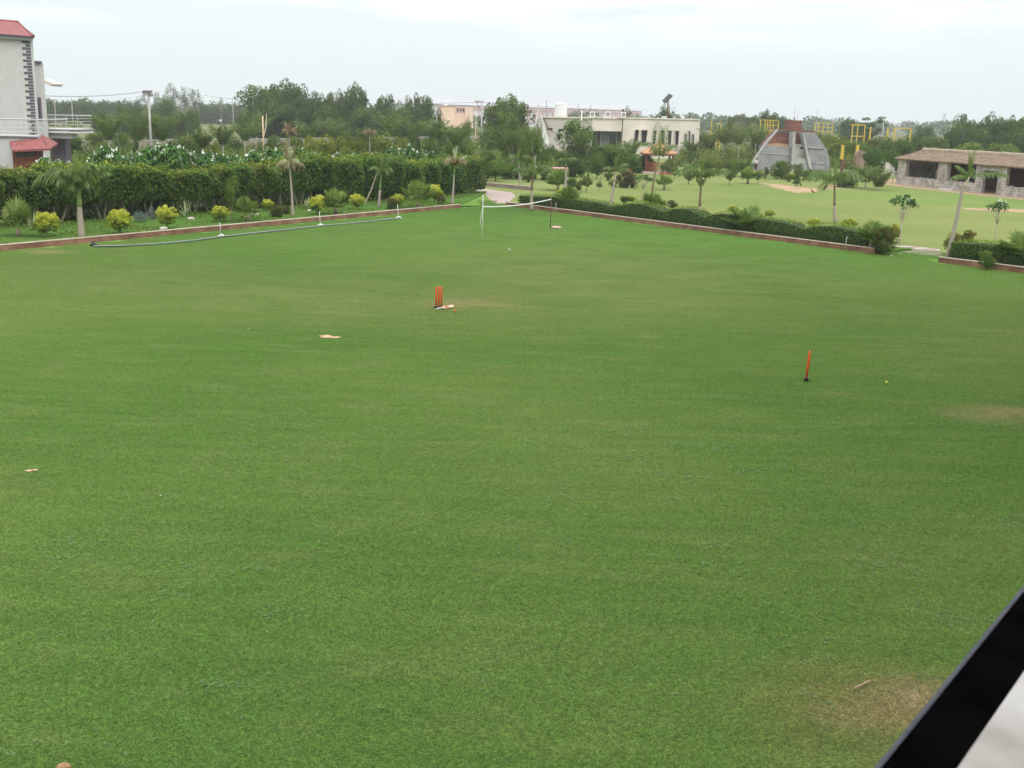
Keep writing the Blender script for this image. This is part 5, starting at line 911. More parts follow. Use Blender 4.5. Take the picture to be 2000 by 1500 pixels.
# unfinished stepped pyramid
py = G(1540, 334).y; PYb = G(1540, 334); Pm = empty('stepped_pyramid', PYb, 'unfinished pyramid of grey plaster walls with brick infill and concrete ribs', 'structure')
PR('left_side_wall', PLASTER, Pm, [(1463, 336), (1476, 311), (1494, 286), (1495.5, 284), (1495.5, 336)], py + .3, .3); PR('left_coping', CONC, Pm, [(1459, 332), (1474, 309), (1493, 281), (1518, 252), (1520, 254), (1495, 284), (1477, 311), (1463, 334)], py, .6)
PR('lower_terrace', PLASTER, Pm, [(1480, 336), (1494, 318), (1494, 284.5), (1547, 287), (1547, 338)], py + .35, 4); PR('terrace_ledge', CONC, Pm, [(1492, 299), (1547, 302), (1547, 303.2), (1492, 300.2)], py + .25, .2)
PR('middle_terrace', REDBR, Pm, [(1497, 290), (1497, 283), (1519, 257), (1549, 259), (1549, 292)], py + 2.4, 4); PR('brick_debris', SOIL, Pm, [(1497, 287), (1500, 281), (1520, 280), (1547, 282), (1547, 289)], py + 1.6, 1)
PR('top_deck', REDBR, Pm, [(1518, 255), (1522, 252.5), (1592, 255.5), (1594, 258.5)], py + 2, 6); PR('top_band', PLASTER, Pm, [(1519, 256), (1549, 257.5), (1549, 260), (1519, 259)], py + 2.3, 1)
BX('brick_stump', REDBR, Pm, 1542, 1566, 235, 256, py + 4, 3)
PR('rib', CONC, Pm, [(1550, 258), (1553.5, 258), (1552.5, 308), (1549.5, 322), (1545.5, 322), (1547, 300)], py - .3, 2.6); PR('rib', CONC, Pm, [(1568, 259), (1571.5, 259), (1579, 296), (1585, 322), (1586, 330), (1581, 330), (1575, 303)], py - .3, 2.6)
PR('upper_panel', REDBR, Pm, [(1553.4, 259), (1568.3, 259), (1574, 282), (1553, 281)], py + 1.8, .5); PR('middle_panel', CONC, Pm, [(1552.6, 281), (1573.8, 282.5), (1577, 307), (1552, 306)], py + .6, .5); BX('hole', DARK, Pm, 1563, 1569, 287, 291, py + .55, .1)
PR('lower_panel', CONC, Pm, [(1550, 307), (1577.5, 308.5), (1582, 345), (1547, 343)], py + .1, .5); PR('right_upper_terrace', PLASTER, Pm, [(1572, 258), (1591, 260), (1592, 290), (1578, 290)], py + 2.0, 3); PR('right_slope', PLASTER, Pm, [(1591, 259.5), (1600, 270), (1613, 289), (1613, 292), (1592, 290)], py + 2.2, 5)
PR('right_lower_terrace', PLASTER, Pm, [(1579, 288), (1611, 290.5), (1611, 342), (1585, 342)], py + .4, 4); PR('right_ledge', CONC, Pm, [(1578, 287), (1612, 289.5), (1612, 291), (1579, 288.8)], py + .2, .6); PR('right_side_wall', PLASTER, Pm, [(1611.3, 291), (1615, 291), (1621, 318), (1621, 342), (1611.3, 342)], py + .7, 6)
PR('step_line', CONC, Pm, [(1582, 317.5), (1611, 319.5), (1611, 320.7), (1582.5, 318.8)], py + .3, .12)

# thatched stone shed on the right
sA, sB = G(1752, 359), G(2003, 386.5); sd = (sB - sA).normalized(); ang = math.atan2(sd.y, sd.x); SH = empty('thatched_shed', sA, 'long open-fronted stone shed with thatched roof and dark bays on the right', 'shed', None, ang)
fx = lambda u, v: FAC(sA, sB, u, v)
Zt = fx(1760, 309.5)[1]; DEP = 5.0; LL = fx(2000, 380)[0] + 16
xs = {u: fx(u, 340 + (u - 1752) * .09)[0] for u in (1752, 1768, 1830, 1849, 1904, 1918, 1949, 1964)}
def sb_(name, m, x0, x1, y0, y1, z0, z1, **k): mb = MB(); mb.box(x0, x1, y0, y1, z0, z1); return mb.build(name, m, SH, **k)
zs = fx(1800, 348)[1]; Wt = .4
for a, b in ((1752, 1768), (1830, 1849)): sb_('pillar', STONEW, xs[a], xs[b], 0, Wt, -.05, Zt)
sb_('pillar', STONEW, xs[1904], xs[1918], 0, Wt, -.05, Zt); sb_('pillar', STONEW, xs[1949], xs[1964], 0, Wt, -.05, Zt)
zd = fx(1930, 333)[1]; sb_('lintel', STONEW, xs[1918], xs[1949], 0, Wt, zd, Zt)
w2 = xs[1849] - xs[1830]; x3 = xs[1964] + (xs[1904] - xs[1849]) * 1.05; rp = random.Random(9)
for a, b in ((xs[1768], xs[1830]), (xs[1849], xs[1904]), (xs[1964], x3), (x3 + w2, LL - w2)):
    lw = sb_('low_wall', STONEW, a, b, .02, Wt - .02, -.05, zs)
    mb = MB()
    for k in range(7): x = a + (b - a) * rp.random() * .95; mb.box(x, x + rp.uniform(.15, .4), .06, .3, zs, zs + rp.uniform(.03, .12))
    mb.build('loose_stones', CONC, lw)
sb_('pillar', STONEW, x3, x3 + w2, 0, Wt, -.05, Zt); sb_('pillar', STONEW, LL - w2, LL, 0, Wt, -.05, Zt)
sb_('rear_wall', RUST, 0, LL, DEP, DEP + .3, -.05, Zt); sb_('end_wall', STONEW, 0, .35, Wt, DEP, -.05, Zt); sb_('end_wall', STONEW, LL - .35, LL, Wt, DEP, -.05, Zt); sb_('floor', SOIL, .35, LL - .35, Wt, DEP, -.04, .04)
for u, m_ in ((1816, WOOD),): x = fx(u, 340)[0]; mb = MB(); mb.tube([(x, .8, 0), (x + .02, .8, 1.9)], .05, 6); mb.build('prop', BATW, SH)
dfr = MB(); dfr.box(xs[1918] - .08, xs[1918] + .06, -.05, .1, 0, zd); dfr.box(xs[1949] - .06, xs[1949] + .08, -.05, .1, 0, zd); dfr.box(xs[1918] - .08, xs[1949] + .08, -.05, .1, zd, zd + .15); dfr.build('door_frame', CONC, SH)
zr2 = ZTOP(sA + sd * 3 + Vector((-sd.y, sd.x, 0)) * 2.7, 294.5); ov = .38; xa, xb = -.5, LL + .5; rl = 1.1
for sgn in (0, 1):
    ys, ye = (-ov, 2.7) if sgn == 0 else (6.0, 2.7)
    mb = MB(); n1, n2 = 60, 8; rr_ = random.Random(sgn)
    P_ = [[(xa + (xb - xa) * i / n1 + (rl * j / n2 if i == 0 else (-rl * j / n2 if i == n1 else 0)), ys + (ye - ys) * j / n2, (Zt + .0) + (zr2 - Zt) * j / n2 + rr_.uniform(-.035, .035) + (.05 if j % 2 else 0)) for i in range(n1 + 1)] for j in range(n2 + 1)]
    for j in range(n2):
        for i in range(n1): mb.quad([P_[j][i], P_[j][i + 1], P_[j + 1][i + 1], P_[j + 1][i]])
    D_ = Vector((0, .05, -.13))
    for i in range(n1): a, b = Vector(P_[0][i]), Vector(P_[0][i + 1]); mb.quad([a + D_, b + D_, b, a]); 
    for i in range(n1):
        for j in range(n2): mb.quad([Vector(P_[j + 1][i]) + D_, Vector(P_[j + 1][i + 1]) + D_, Vector(P_[j][i + 1]) + D_, Vector(P_[j][i]) + D_])
    mb.build('thatch', THATCH, SH)
mb = MB()
for x in (xa, xb):
    s1 = 1 if x == xa else -1; mb.quad([(x, -ov, Zt - .14), (x + s1 * rl, 2.7, zr2 - .03), (x, 6.0, Zt - .14)])
mb.build('gable', THATCH, SH)
mb = MB(); n1 = 40; pth = [(xa + rl * .8 + (xb - xa - 1.6 * rl) * i / n1, 2.7, zr2 + random.Random(i).uniform(-.03, .03)) for i in range(n1 + 1)]; mb.tube(pth, .26, 8); mb.build('ridge_roll', THATCHC, SH)
mb = MB(); p = G(1847, 371); mb.box(-.9, .9, -.2, .2, 0, .12); o = mb.build('stone_slab', WHITE, loc=p, bevel=.02); o.rotation_euler.z = ang; tag(o, 'white stone slab lying on the grass before the shed', 'slab')
p = G(1741, 358); t = empty('trestle', p, 'rough wooden trestle at the left end of the shed', 'trestle', None, .3); mb = MB(); mb.box(-.5, .5, -.2, .2, 1.25, 1.36); mb.build('top_board', WHITE, t)
for sx in (-.4, .4):
    for sy in (-1, 1): mb = MB(); mb.tube([(sx * 1.15, sy * .5, 0), (sx * .8, sy * .12, 1.26)], .05, 6); mb.build('leg', PALEBARK, t)

# gazebo
gb = G(1288, 341); gb.y += 2.2; k_ = PX(gb.y); g = empty('gazebo', gb, 'wooden garden gazebo with shallow orange-brown pyramid roof', 'gazebo'); hw = 32 * k_; ze = ZTOP(gb, 298); za = ZTOP(gb, 277)
mb = MB(); cs = [(-hw, -hw), (hw, -hw), (hw, hw), (-hw, hw)]
for i in range(4): a, b = cs[i], cs[(i + 1) % 4]; mb.quad([(*a, ze), (*b, ze), (0, 0, za)]); mb.quad([(*a, ze - .12), (*b, ze - .12), (*b, ze), (*a, ze)])
mb.quad([(*c, ze - .12) for c in cs][::-1]); mb.build('roof', ORTILE, g); mb = MB(); mb.tube([(0, 0, za - .1), (0, 0, za + .35)], [.14, .03], 8); mb.build('finial', ORTILE, g); mb = MB(); q_ = hw * .96; mb.box(-q_, q_, -q_, q_, ze - .3, ze - .125); mb.build('eave_beam', YPAINT if False else RUST, g)
for sx in (-1, 1):
    for sy in (-1, 1): mb = MB(); mb.box(sx * hw * .78 - .1, sx * hw * .78 + .1, sy * hw * .78 - .1, sy * hw * .78 + .1, .3, ze - .3); mb.build('post', WOOD, g)
mb = MB(); mb.box(-hw * .95, hw * .95, -hw * .95, hw * .95, -.05, .3); mb.build('platform', ROCKC, g)
REDW = mat('red_wood', (.30, .085, .045), .7, .2, 4); mb = MB(); e_ = hw * .78
for z in (.55, .8, 1.05, 1.3): mb.box(-e_, e_, -e_ - .03, -e_ + .03, z, z + .1); mb.box(e_ - .03, e_ + .03, -e_, e_, z, z + .1); mb.box(-e_ - .03, -e_ + .03, -e_, e_, z, z + .1)
mb.build('railing', REDW, g)
for k in range(3): mb = MB(); mb.box(.1, hw * .9, -hw * .95 - .35 * (k + 1), -hw * .95 - .35 * k, -.02, .27 - .09 * k); mb.build('step', REDW, g)

# yellow frames of the playground
def frame(label, Y, posts, bars, w_=1.6, m=YPAINT, name='play_frame', legs=()):
    u0 = sum(p[0] for p in posts) / len(posts); v1 = max(p[2] for p in posts); b = BASE(u0, v1, Y); o = empty(name, b, label, 'frame'); r = w_ * PX(Y) / 2
    for u, va, vb in posts: mb = MB(); x = X(u, (va + vb) / 2, Y) - b.x; mb.box(x - r, x + r, -r, r, 0 if not legs else AT(u, vb, Y).z, AT(u, va, Y).z); mb.build('post', m, o)
    for a, b_, v, t in bars: mb = MB(); z = AT((a + b_) / 2, v, Y).z; mb.box(X(a, v, Y) - b.x, X(b_, v, Y) - b.x, -r * .7, r * .7, z - t * PX(Y), z); mb.build('crossbar', m, o)
    for u, va, vb in legs: mb = MB(); x = X(u, (va + vb) / 2, Y) - b.x; mb.box(x - r, x + r, -r, r, 0, AT(u, va, Y).z); mb.build('leg', RUST, o)
    return o
o = frame('yellow goal-like frame on rusty legs right of the pyramid', 150, [(1645, 283, 311), (1674, 283, 312)], [], 5, legs=[(1645, 313, 340), (1674, 314, 340)]); mb = MB(); z = AT(1660, 311.5, 150).z; x0, x1 = X(1642, 312, 150) - o.location.x, X(1677, 312, 150) - o.location.x; mb.box(x0, x1, -.15, .15, z - .18, z - .02); mb.build('crossbar', RUST, o)
frame('square yellow frame above the leafy tree right of the pyramid', 190, [(1664, 243, 285), (1674, 243, 285), (1688, 244, 285)], [(1662, 1690, 243, 1.8), (1662, 1690, 265, 1.8)]); frame('single yellow post pair right of the square frame', 192, [(1699, 248, 285), (1733, 250, 285)], [], 2.6)
frame('wide yellow arch over the thicket', 188, [(1746, 250, 290), (1777, 251, 290)], [(1744, 1779, 249.5, 1.8)], 2.4)
frame('cluster of yellow frames left of the pyramid', 200, [(1484, 235, 285), (1493, 234, 285), (1498, 234, 285), (1503, 235, 285), (1509, 236, 285), (1519, 236, 285)], [(1482, 1520, 234, 1.2), (1492, 1510, 254, 2.4), (1484, 1519, 244, 1)], 1.5)
frame('pale yellow climbing frame behind the pyramid top', 215, [(1591, 240, 280), (1598, 240, 280), (1607, 240, 280), (1616, 241, 280), (1625, 241, 280)], [(1589, 1627, 240, 1), (1589, 1627, 256, 1), (1589, 1627, 248, .8)], 1.2)
frame('yellow pole and low frame right of the cream building', 185, [(1389, 232, 280), (1400, 241, 280), (1407, 241, 280)], [(1398, 1409, 240.5, 1.2), (1398, 1409, 252, 1.8)], 1.8)
# pink topped shelter
p = G(1080, 351); sp = empty('shelter', p, 'low flat shelter with pink and white top on thin legs', 'shelter'); k_ = PX(p.y); zt = ZTOP(p, 327)
for a, b, m, nm in ((-34, -16, mat('pale_panel', (.55, .57, .62), .6, .05), 'white_top'), (-15.7, 28, PINK, 'pink_top')): mb = MB(); mb.box(a * k_, b * k_, -.8, .8, zt - .12, zt); mb.build(nm, m, sp)
for a in (-33, -14, 7, 27):
    for y in (-.7, .7): mb = MB(); mb.tube([(a * k_, y, 0), (a * k_, y, zt - .12)], .035, 6); mb.build('leg', CONC, sp)

# ---------------------------------------------------------------- poles, lamps, masts
def pole(u, vt, Y, label, r=.11, lean=0, m=CONC, name='utility_pole', cat='pole', arms=(), vb=300, z=0):
    q = AT(u, (vt + min(vb, 300)) / 2, Y); b = Vector((q.x, Y, z)); o = empty(name, b, label, cat); h = ZTOP(b, vt); mb = MB(); mb.tube([(lean, 0, -.1), (lean * .5, 0, h * .5), (0, 0, h)], [r * 1.25, r, r * .75], 8); mb.build('shaft', m, o, True)
    return o, h
o, h = pole(293, 186, 120, 'pale concrete pole carrying a floodlight head left of the eucalyptus group', .14, name='lamp_pole', cat='lamp pole'); mb = MB(); mb.box(-.45, .35, -.1, .1, h - .02, h + .12); mb.build('bracket', CONC, o)
for x in (-.35, .12): mb = MB(); mb.hexa([(x - .2, -.25, h + .15), (x + .25, -.25, h + .2), (x + .25, .15, h + .2), (x - .2, .15, h + .15), (x - .2, -.2, h + .45), (x + .25, -.2, h + .5), (x + .25, .1, h + .5), (x - .2, .1, h + .45)]); lm_ = mb.build('floodlight', PURP, o); 
mb = MB(); mb.ball((.3, 0, h + .1), .24, 10, 6); mb.build('control_box', CONC, o, True)
o, h = pole(940, 194, 195, 'grey electricity pole with crossarm and insulators before the round treetop', .15, lean=.1); mb = MB(); mb.box(-1.1, .35, -.08, .08, h - .55, h - .38); arm = mb.build('crossarm', RUST, o); mb = MB(); mb.tube([(-.85, 0, h - .5), (-.05, 0, h - 1.9)], .05, 5); mb.build('brace', RUST, o)
for x in (-1.0, -.5, 0): mb = MB(); mb.tube([(x, 0, h - .4), (x, 0, h - .2), (x, 0, h - .12)], [.04, .09, .03], 6); mb.build('insulator', RUST, arm)
mb = MB(); mb.tube([(-.1, 0, h - 2.3), (-.9, -.3, h - 2.25), (-1.7, -.4, h - 2.45)], [.04, .04, .1], 6); mb.build('lamp_arm', WHITE, o)
for u, vt, Y, r, lab, m in [(456, 191, 330, .13, 'far concrete pole in the open field left of the biggest tree', CONC), (92, 197, 320, .12, 'far pole nearest the white house', CONC), (110, 196, 320, .12, 'brown far pole in the distant tree row', PALEBARK), (143, 190, 320, .13, 'taller far pole in the distant tree row', CONC), (1050, 203, 185, .11, 'thin dark-tipped pole left of the white water tank', PALEBARK), (1066, 196, 230, .07, 'very thin mast just left of the water tank', PURP),
    (1128, 203, 215, .06, 'thin mast right of the water tank', PURP), (1152, 205, 215, .06, 'thin mast above the leftmost cooling unit', PURP), (1135, 215, 182, .13, 'white pole rising before the cream building roof', WHITE), (929, 222, 150, .05, 'thin pale stick left of the electricity pole', BATW), (853, 220, 170, .06, 'thin pale pole left of the orange building', CONC), (917, 211, 180, .09, 'pale pole right of the orange building', CONC), (1854, 243, 240, .13, 'white pole before the open-crowned tree', CONC),
    (1875, 247, 240, .12, 'second white pole right of the open-crowned tree', CONC), (1942, 240, 235, .16, 'tall grey pole in front of the dark trees on the right', CONC), (1723, 238, 240, .12, 'grey pole under the flat-topped acacia', CONC), (1593, 212, 420, .09, 'thin distant mast above the pyramid', CONC), (1555, 215, 420, .09, 'thin distant mast just left of the brick stump', CONC), (1549, 205, 620, .12, 'faint far mast left of the brick stump', CONC),
    (1045, 303, 116, .06, 'thin pale pole beside the pink-topped shelter', CONC), (514, 226, 140, .10, 'bleached bare trunk standing left under the biggest tree', BATW)]:
    o, h = pole(u, vt, Y, lab, r, m=m)
    if u == 1942 or u == 1854: mb = MB(); mb.box(-.9, .9, -.06, .06, h - .4, h - .26); mb.build('crossarm', CONC, o)
    if u == 514: mb = MB(); mb.tube([(0, 0, h * .55), (.35, 0, h * .75), (.5, 0, h + .3)], [.09, .07, .04], 6); mb.build('limb', BATW, o)
for u, vt, Y, lab in [(432, 238, 130, 'small black garden lamp before the boundary wall'), (875, 236, 150, 'small garden lamp with white globe under the orange building'), (1922, 259, 205, 'small street lamp in front of the dark trees on the right')]:
    o, h = pole(u, vt, Y, lab, .035, m=PURP if u != 1922 else CONC, name='garden_lamp', cat='lamp'); mb = MB(); mb.tube([(0, 0, h), (-.25, 0, h + .12), (-.55, 0, h + .02)], [.04, .05, .09], 6); mb.build('lamp_head', PURP if u != 1922 else WHITE, o); mb = MB(); mb.ball((0, 0, h + .12), .15, 8, 6); mb.build('globe', WHITE, o, True)
# far lattice pylon
p = BASE(1843, 240, 1100); o = empty('pylon', p, 'faint lattice electricity pylon on the right horizon', 'pylon'); mb = MB(); hh = ZTOP(p, 222)
for sx in (-1, 1):
    for sy in (-1, 1): mb.tube([(sx * 2.2, sy * 2.2, 0), (sx * .3, sy * .3, hh)], .12, 4)
for k in range(6): z = hh * k / 6; a = 2.2 - 1.9 * k / 6; b = 2.2 - 1.9 * (k + 1) / 6; mb.tube([(-a, -a, z), (b, -b, hh * (k + 1) / 6)], .08, 4); mb.tube([(a, -a, z), (-b, -b, hh * (k + 1) / 6)], .08, 4)
mb.build('lattice', CONC, o)
for k, z in enumerate((.7, .82, .94)): mb = MB(); mb.box(-3.2, 3.2, -.1, .1, hh * z, hh * z + .25); mb.build('crossarm', CONC, o)
def cable(a, b, sag, label, r=.018):
    mb = MB(); n = 14; mb.tube([Vector(a).lerp(Vector(b), i / n) - Vector((0, 0, sag * 4 * (i / n) * (1 - i / n))) - Vector(a) for i in range(n + 1)], r, 5); o = mb.build('power_line', PURP, loc=a); tag(o, label, 'cable')
cable(AT(83, 187, Yh + 10), AT(291, 177, 120), .25, 'thin cable from the white house to the floodlight pole', .022); cable(AT(398, 186, 330), AT(456, 193, 330), .1, 'thin cable running to the far field pole', .035); cable(AT(456, 193, 330), AT(937, 200, 195), .7, 'long cable across the big trees to the electricity pole', .03); cable(AT(944, 200, 195), AT(1262, 213, 420), .5, 'thin cable running right from the electricity pole', .03)
cable(AT(1854, 245, 240), AT(1942, 241, 235), .3, 'cable strung between the poles before the dark trees', .03)

# man in white shirt beside the pyramid
def person(u, vb, h, label):
    P = G(u, vb); o = empty('person', P, label, 'person', None, .5); s = h / 1.75
    J = {'pel': (0, 0, .95), 'chest': (0, -.05, 1.32), 'neck': (0, -.07, 1.47), 'head': (0, -.09, 1.60), 'top': (0, -.09, 1.72), 'hl': (-.1, 0, .9), 'kl': (-.13, -.08, .5), 'al': (-.13, .02, .08), 'tl': (-.13, -.16, .04), 'hr': (.1, 0, .9), 'kr': (.12, -.02, .5), 'ar': (.14, .1, .08), 'tr': (.14, -.08, .04),
         'sl': (-.19, -.05, 1.42), 'el': (-.27, -.06, 1.14), 'wl': (-.24, -.22, .93), 'gl': (-.23, -.3, .86), 'sr': (.19, -.05, 1.42), 'er': (.28, -.04, 1.14), 'wr': (.25, -.2, .92), 'gr': (.24, -.28, .85)}
    Rr = {'pel': .15, 'chest': .15, 'neck': .06, 'head': .095, 'top': .07, 'hl': .10, 'kl': .065, 'al': .045, 'tl': .04, 'hr': .10, 'kr': .065, 'ar': .045, 'tr': .04, 'sl': .065, 'el': .045, 'wl': .03, 'gl': .035, 'sr': .065, 'er': .045, 'wr': .03, 'gr': .035}
    E = [('pel', 'chest'), ('chest', 'neck'), ('neck', 'head'), ('head', 'top'), ('pel', 'hl'), ('hl', 'kl'), ('kl', 'al'), ('al', 'tl'), ('pel', 'hr'), ('hr', 'kr'), ('kr', 'ar'), ('ar', 'tr'), ('chest', 'sl'), ('sl', 'el'), ('el', 'wl'), ('wl', 'gl'), ('chest', 'sr'), ('sr', 'er'), ('er', 'wr'), ('wr', 'gr')]
    def skin(nm, keys, m, f):
        ks = [k for k in J if k in keys]; me = bpy.data.meshes.new(nm); me.from_pydata([tuple(c * s for c in J[k]) for k in ks], [(ks.index(a), ks.index(b)) for a, b in E if a in ks and b in ks], []); me.materials.append(m); ob = link(nm, me, o)
        sk = ob.modifiers.new('s', 'SKIN')
        for i, k in enumerate(ks): me.skin_vertices[0].data[i].radius = (Rr[k] * s * f, Rr[k] * s * f * (.8 if k in ('pel', 'chest') else 1))
        me.skin_vertices[0].data[0].use_root = True; ob.modifiers.new('u', 'SUBSURF').render_levels = 2
    skin('body', set(J), mat('skin', (.22, .11, .07), .6, .05), 1); skin('shirt', {'pel', 'chest', 'sl', 'el', 'sr', 'er'}, WHITE, 1.16); skin('trousers', {'pel', 'hl', 'kl', 'al', 'hr', 'kr', 'ar'}, mat('dark_cloth', (.06, .03, .03), .9, .1), 1.18)
    mb = MB(); mb.ball((0, -.08 * s, 1.66 * s), .105 * s, 10, 6, (1, 1, .85)); mb.build('hair', BLACKP, o, True)
person(1476, 334, 1.7, 'man in white shirt and dark trousers standing at the pyramid foot')

# ---------------------------------------------------------------- things on the lawn
def wicket(P, rz, tilt, label):
    o = empty('wicket', P, label, 'cricket stumps', 'sets of cricket stumps', rz); mb = MB(); mb.box(-.17, .17, -.06, .06, 0, .055); mb.build('base', BLACKP, o, bevel=.012)
    for x in (-.088, 0, .088):
        mb = MB(); t = tilt; mb.tube([(x, 0, .05), (x, t * .35, .4), (x, t * .68, .72), (x, t * .70, .74)], [.03, .03, .029, .018], 12); st = mb.build('stump', ORANGE, o, True)
        mb = MB(); mb.box(x + .008, x + .024, -.031, -.024, .10, .66); dd = mb.build('groove', mat('dark_red_plastic', (.32, .03, .01), .5, .05) if 'dark_red_plastic' not in MATS else MATS['dark_red_plastic'], st)
        dd.rotation_euler.x = -math.atan2(t, 1)
    return o
wz = .03
wicket(G(857, 601.5, wz), .12, 0, 'set of three orange stumps on a black base, with the bat lying beside it'); rv = ray(1574, 741); wicket(G(1574.5, 741, wz), math.atan2(rv.y, rv.x), -.05, 'orange stumps seen edge-on, nearer to the camera, on a black base')
# front wicket seen from its end: shift a touch so both line up with the pitch
P = G(851, 606.5, wz); Q = G(885, 600.5, wz); d = Q - P; bat = empty('cricket_bat', P, 'wooden cricket bat with white grip lying on the grass by the rear stumps', 'cricket bat', None, math.atan2(d.y, d.x)); L = d.length; sL = L / .86
mb = MB(); mb.tube([(0, 0, .025), (.30 * sL, 0, .03)], .018, 10); mb.build('handle', mat('white_grip', (.7, .68, .62), .7, .05), bat)
mb = MB(); b0, b1 = .29 * sL, .86 * sL; mb.hexa([(b0, -.03, .012), (b1, -.054, .008), (b1, .054, .008), (b0, .03, .012), (b0, -.03, .05), (b1, -.054, .035), (b1, .054, .035), (b0, .03, .05)]); mb.prism([(b0, -.054, .01), (b1, -.054, .01), (b1, 0, .055), (b0, 0, .06)], (0, .108, 0)) if False else None
mb.hexa([(b0 + .05, -.054, .01), (b1 - .004, -.05, .01), (b1 - .004, .05, .01), (b0 + .05, .054, .01), (b0 + .05, -.054, .04), (b1 - .004, -.05, .032), (b1 - .004, .05, .032), (b0 + .05, .054, .04)]); mb.build('blade', BATW, bat, bevel=.004)
mb = MB(); mb.box(b0 + .12, b0 + .3, -.035, .035, .0505, .052); mb.build('label', mat('red_sticker', (.45, .15, .1), .5, .1), bat); bat.rotation_euler.x = R(48); bat.location.z += .045
def ballo(u, v, r, m, name, label):
    mb = MB(); mb.ball((0, 0, r), r, 16, 10); tag(mb.build(name, m, loc=G(u, v, .02), smooth=True), label, 'ball')
ballo(889, 609.5, .04, ORANGE, 'cricket_ball', 'orange ball on the grass right of the cricket bat'); ballo(1731, 749.5, .036, mat('tennis_felt', (.55, .62, .10), .9, .1, 30), 'tennis_ball', 'yellow tennis ball on the grass right of the nearer stumps')
for i, (u, v, sz, lab) in enumerate([(995, 488, .07, 'crumpled white scrap on the lawn before the net'), (485, 642, .016, 'tiny white scrap on the lawn left of the bare sandy spot'), (710, 605, .016, 'tiny white scrap on the lawn left of the bat'), (1217, 763, .016, 'tiny pale scrap in the middle of the lawn'), (314, 968, .016, 'tiny pale scrap on the lawn at the lower left'), (1741, 500, .06, 'white paper scrap near the right path'), (1757, 496, .05, 'second paper scrap near the right path')]):
    mb = MB(); mb.ball((0, 0, sz * .3), sz, 7, 5, (1, .7, .4), .3, random.Random(i)); tag(mb.build('paper_scrap', WHITE, loc=G(u, v, .025)), lab, 'litter')
a, b = G(1669, 1344, .04), G(1699, 1330, .04); mb = MB(); mb.tube([(0, 0, 0), (b - a)], .011, 8); tag(mb.build('stick', mat('bare_stick', (.50, .33, .22), .8, .1), loc=a), 'short pale stick lying on the worn grass near the building', 'stick')
mb = MB(); mb.ball((0, 0, .03), .06, 12, 8, (1.2, .9, .6), .12, random.Random(2)); tag(mb.build('clay_lump', mat('clay', (.40, .24, .12), .9, .2, 20), loc=G(125, 1503, .02), smooth=True), 'brown lump of clay on the grass at the bottom left edge', 'stone')
# badminton net
Pa, Pb = G(942, 465), G(1075, 446); ha, hb_ = ZTOP(Pa, 380), ZTOP(Pb, 386); nv = (Pb - Pa); net = empty('badminton_net', Pa, 'badminton net with white band between two slim posts on the lawn', 'net')
mb = MB(); mb.tube([(0, 0, 0), (.0, 0, ha)], .019, 8); mb.build('post', WHITE, net, True); mb = MB(); mb.tube([nv, nv + Vector((0, 0, hb_))], .024, 8); mb.build('post', RUST, net, True)
ta, tb_ = ZTOP(Pa, 402.5), ZTOP(Pb, 388); pts = []; n = 24; nrm = Vector((-nv.y, nv.x, 0)).normalized() * .006
sagz = lambda t: ta + (tb_ - ta) * t - .22 * 4 * t * (1 - t) * .6
mb = MB()
for i in range(n):
    t0, t1 = i / n, (i + 1) / n; p0, p1 = nv * t0, nv * t1; z0_, z1_ = sagz(t0), sagz(t1); hh = .05
    mb.hexa([p0 + Vector((0, 0, z0_ - hh)) - nrm, p1 + Vector((0, 0, z1_ - hh)) - nrm, p1 + Vector((0, 0, z1_ - hh)) + nrm, p0 + Vector((0, 0, z0_ - hh)) + nrm, p0 + Vector((0, 0, z0_)) - nrm, p1 + Vector((0, 0, z1_)) - nrm, p1 + Vector((0, 0, z1_)) + nrm, p0 + Vector((0, 0, z0_)) + nrm])
mb.build('tape', mat('white_tape', (.82, .82, .80), .7, .02), net); mb = MB(); NH = .75
for i in range(0, 97): t = i / 96; p0 = nv * t; z = sagz(t) - .085; mb.tube([p0 + Vector((0, 0, z)), p0 + Vector((0, 0, z - NH))], .0007, 3, False)
for j in range(1, 12):
    mb.tube([nv * (i / n) + Vector((0, 0, sagz(i / n) - .085 - NH * j / 11)) for i in range(n + 1)], .0007, 3, False)
mb.build('mesh', mat('net_cord', (.16, .10, .08), .9, .1), net); mb = MB(); mb.tube([(0, 0, ta), Vector((-.12, -.3, ta * .5)), Vector((-.02, 0, .5))], .012, 5); mb.build('guy_cord', WHITE, net)
pb = Pb + Vector((.35, 0, 0)); mb = MB(); mb.ball((0, 0, .05), .24, 9, 6, (1.3, .8, .4), .15, random.Random(5)); mb.ball((-.15, .05, .06), .16, 9, 6, (1, 1, .6), .15, random.Random(6)); tag(mb.build('net_weight', mat('pink_stone', (.45, .30, .25), .9, .2, 6), loc=pb), 'reddish stones weighing down the dark net post', 'stone')
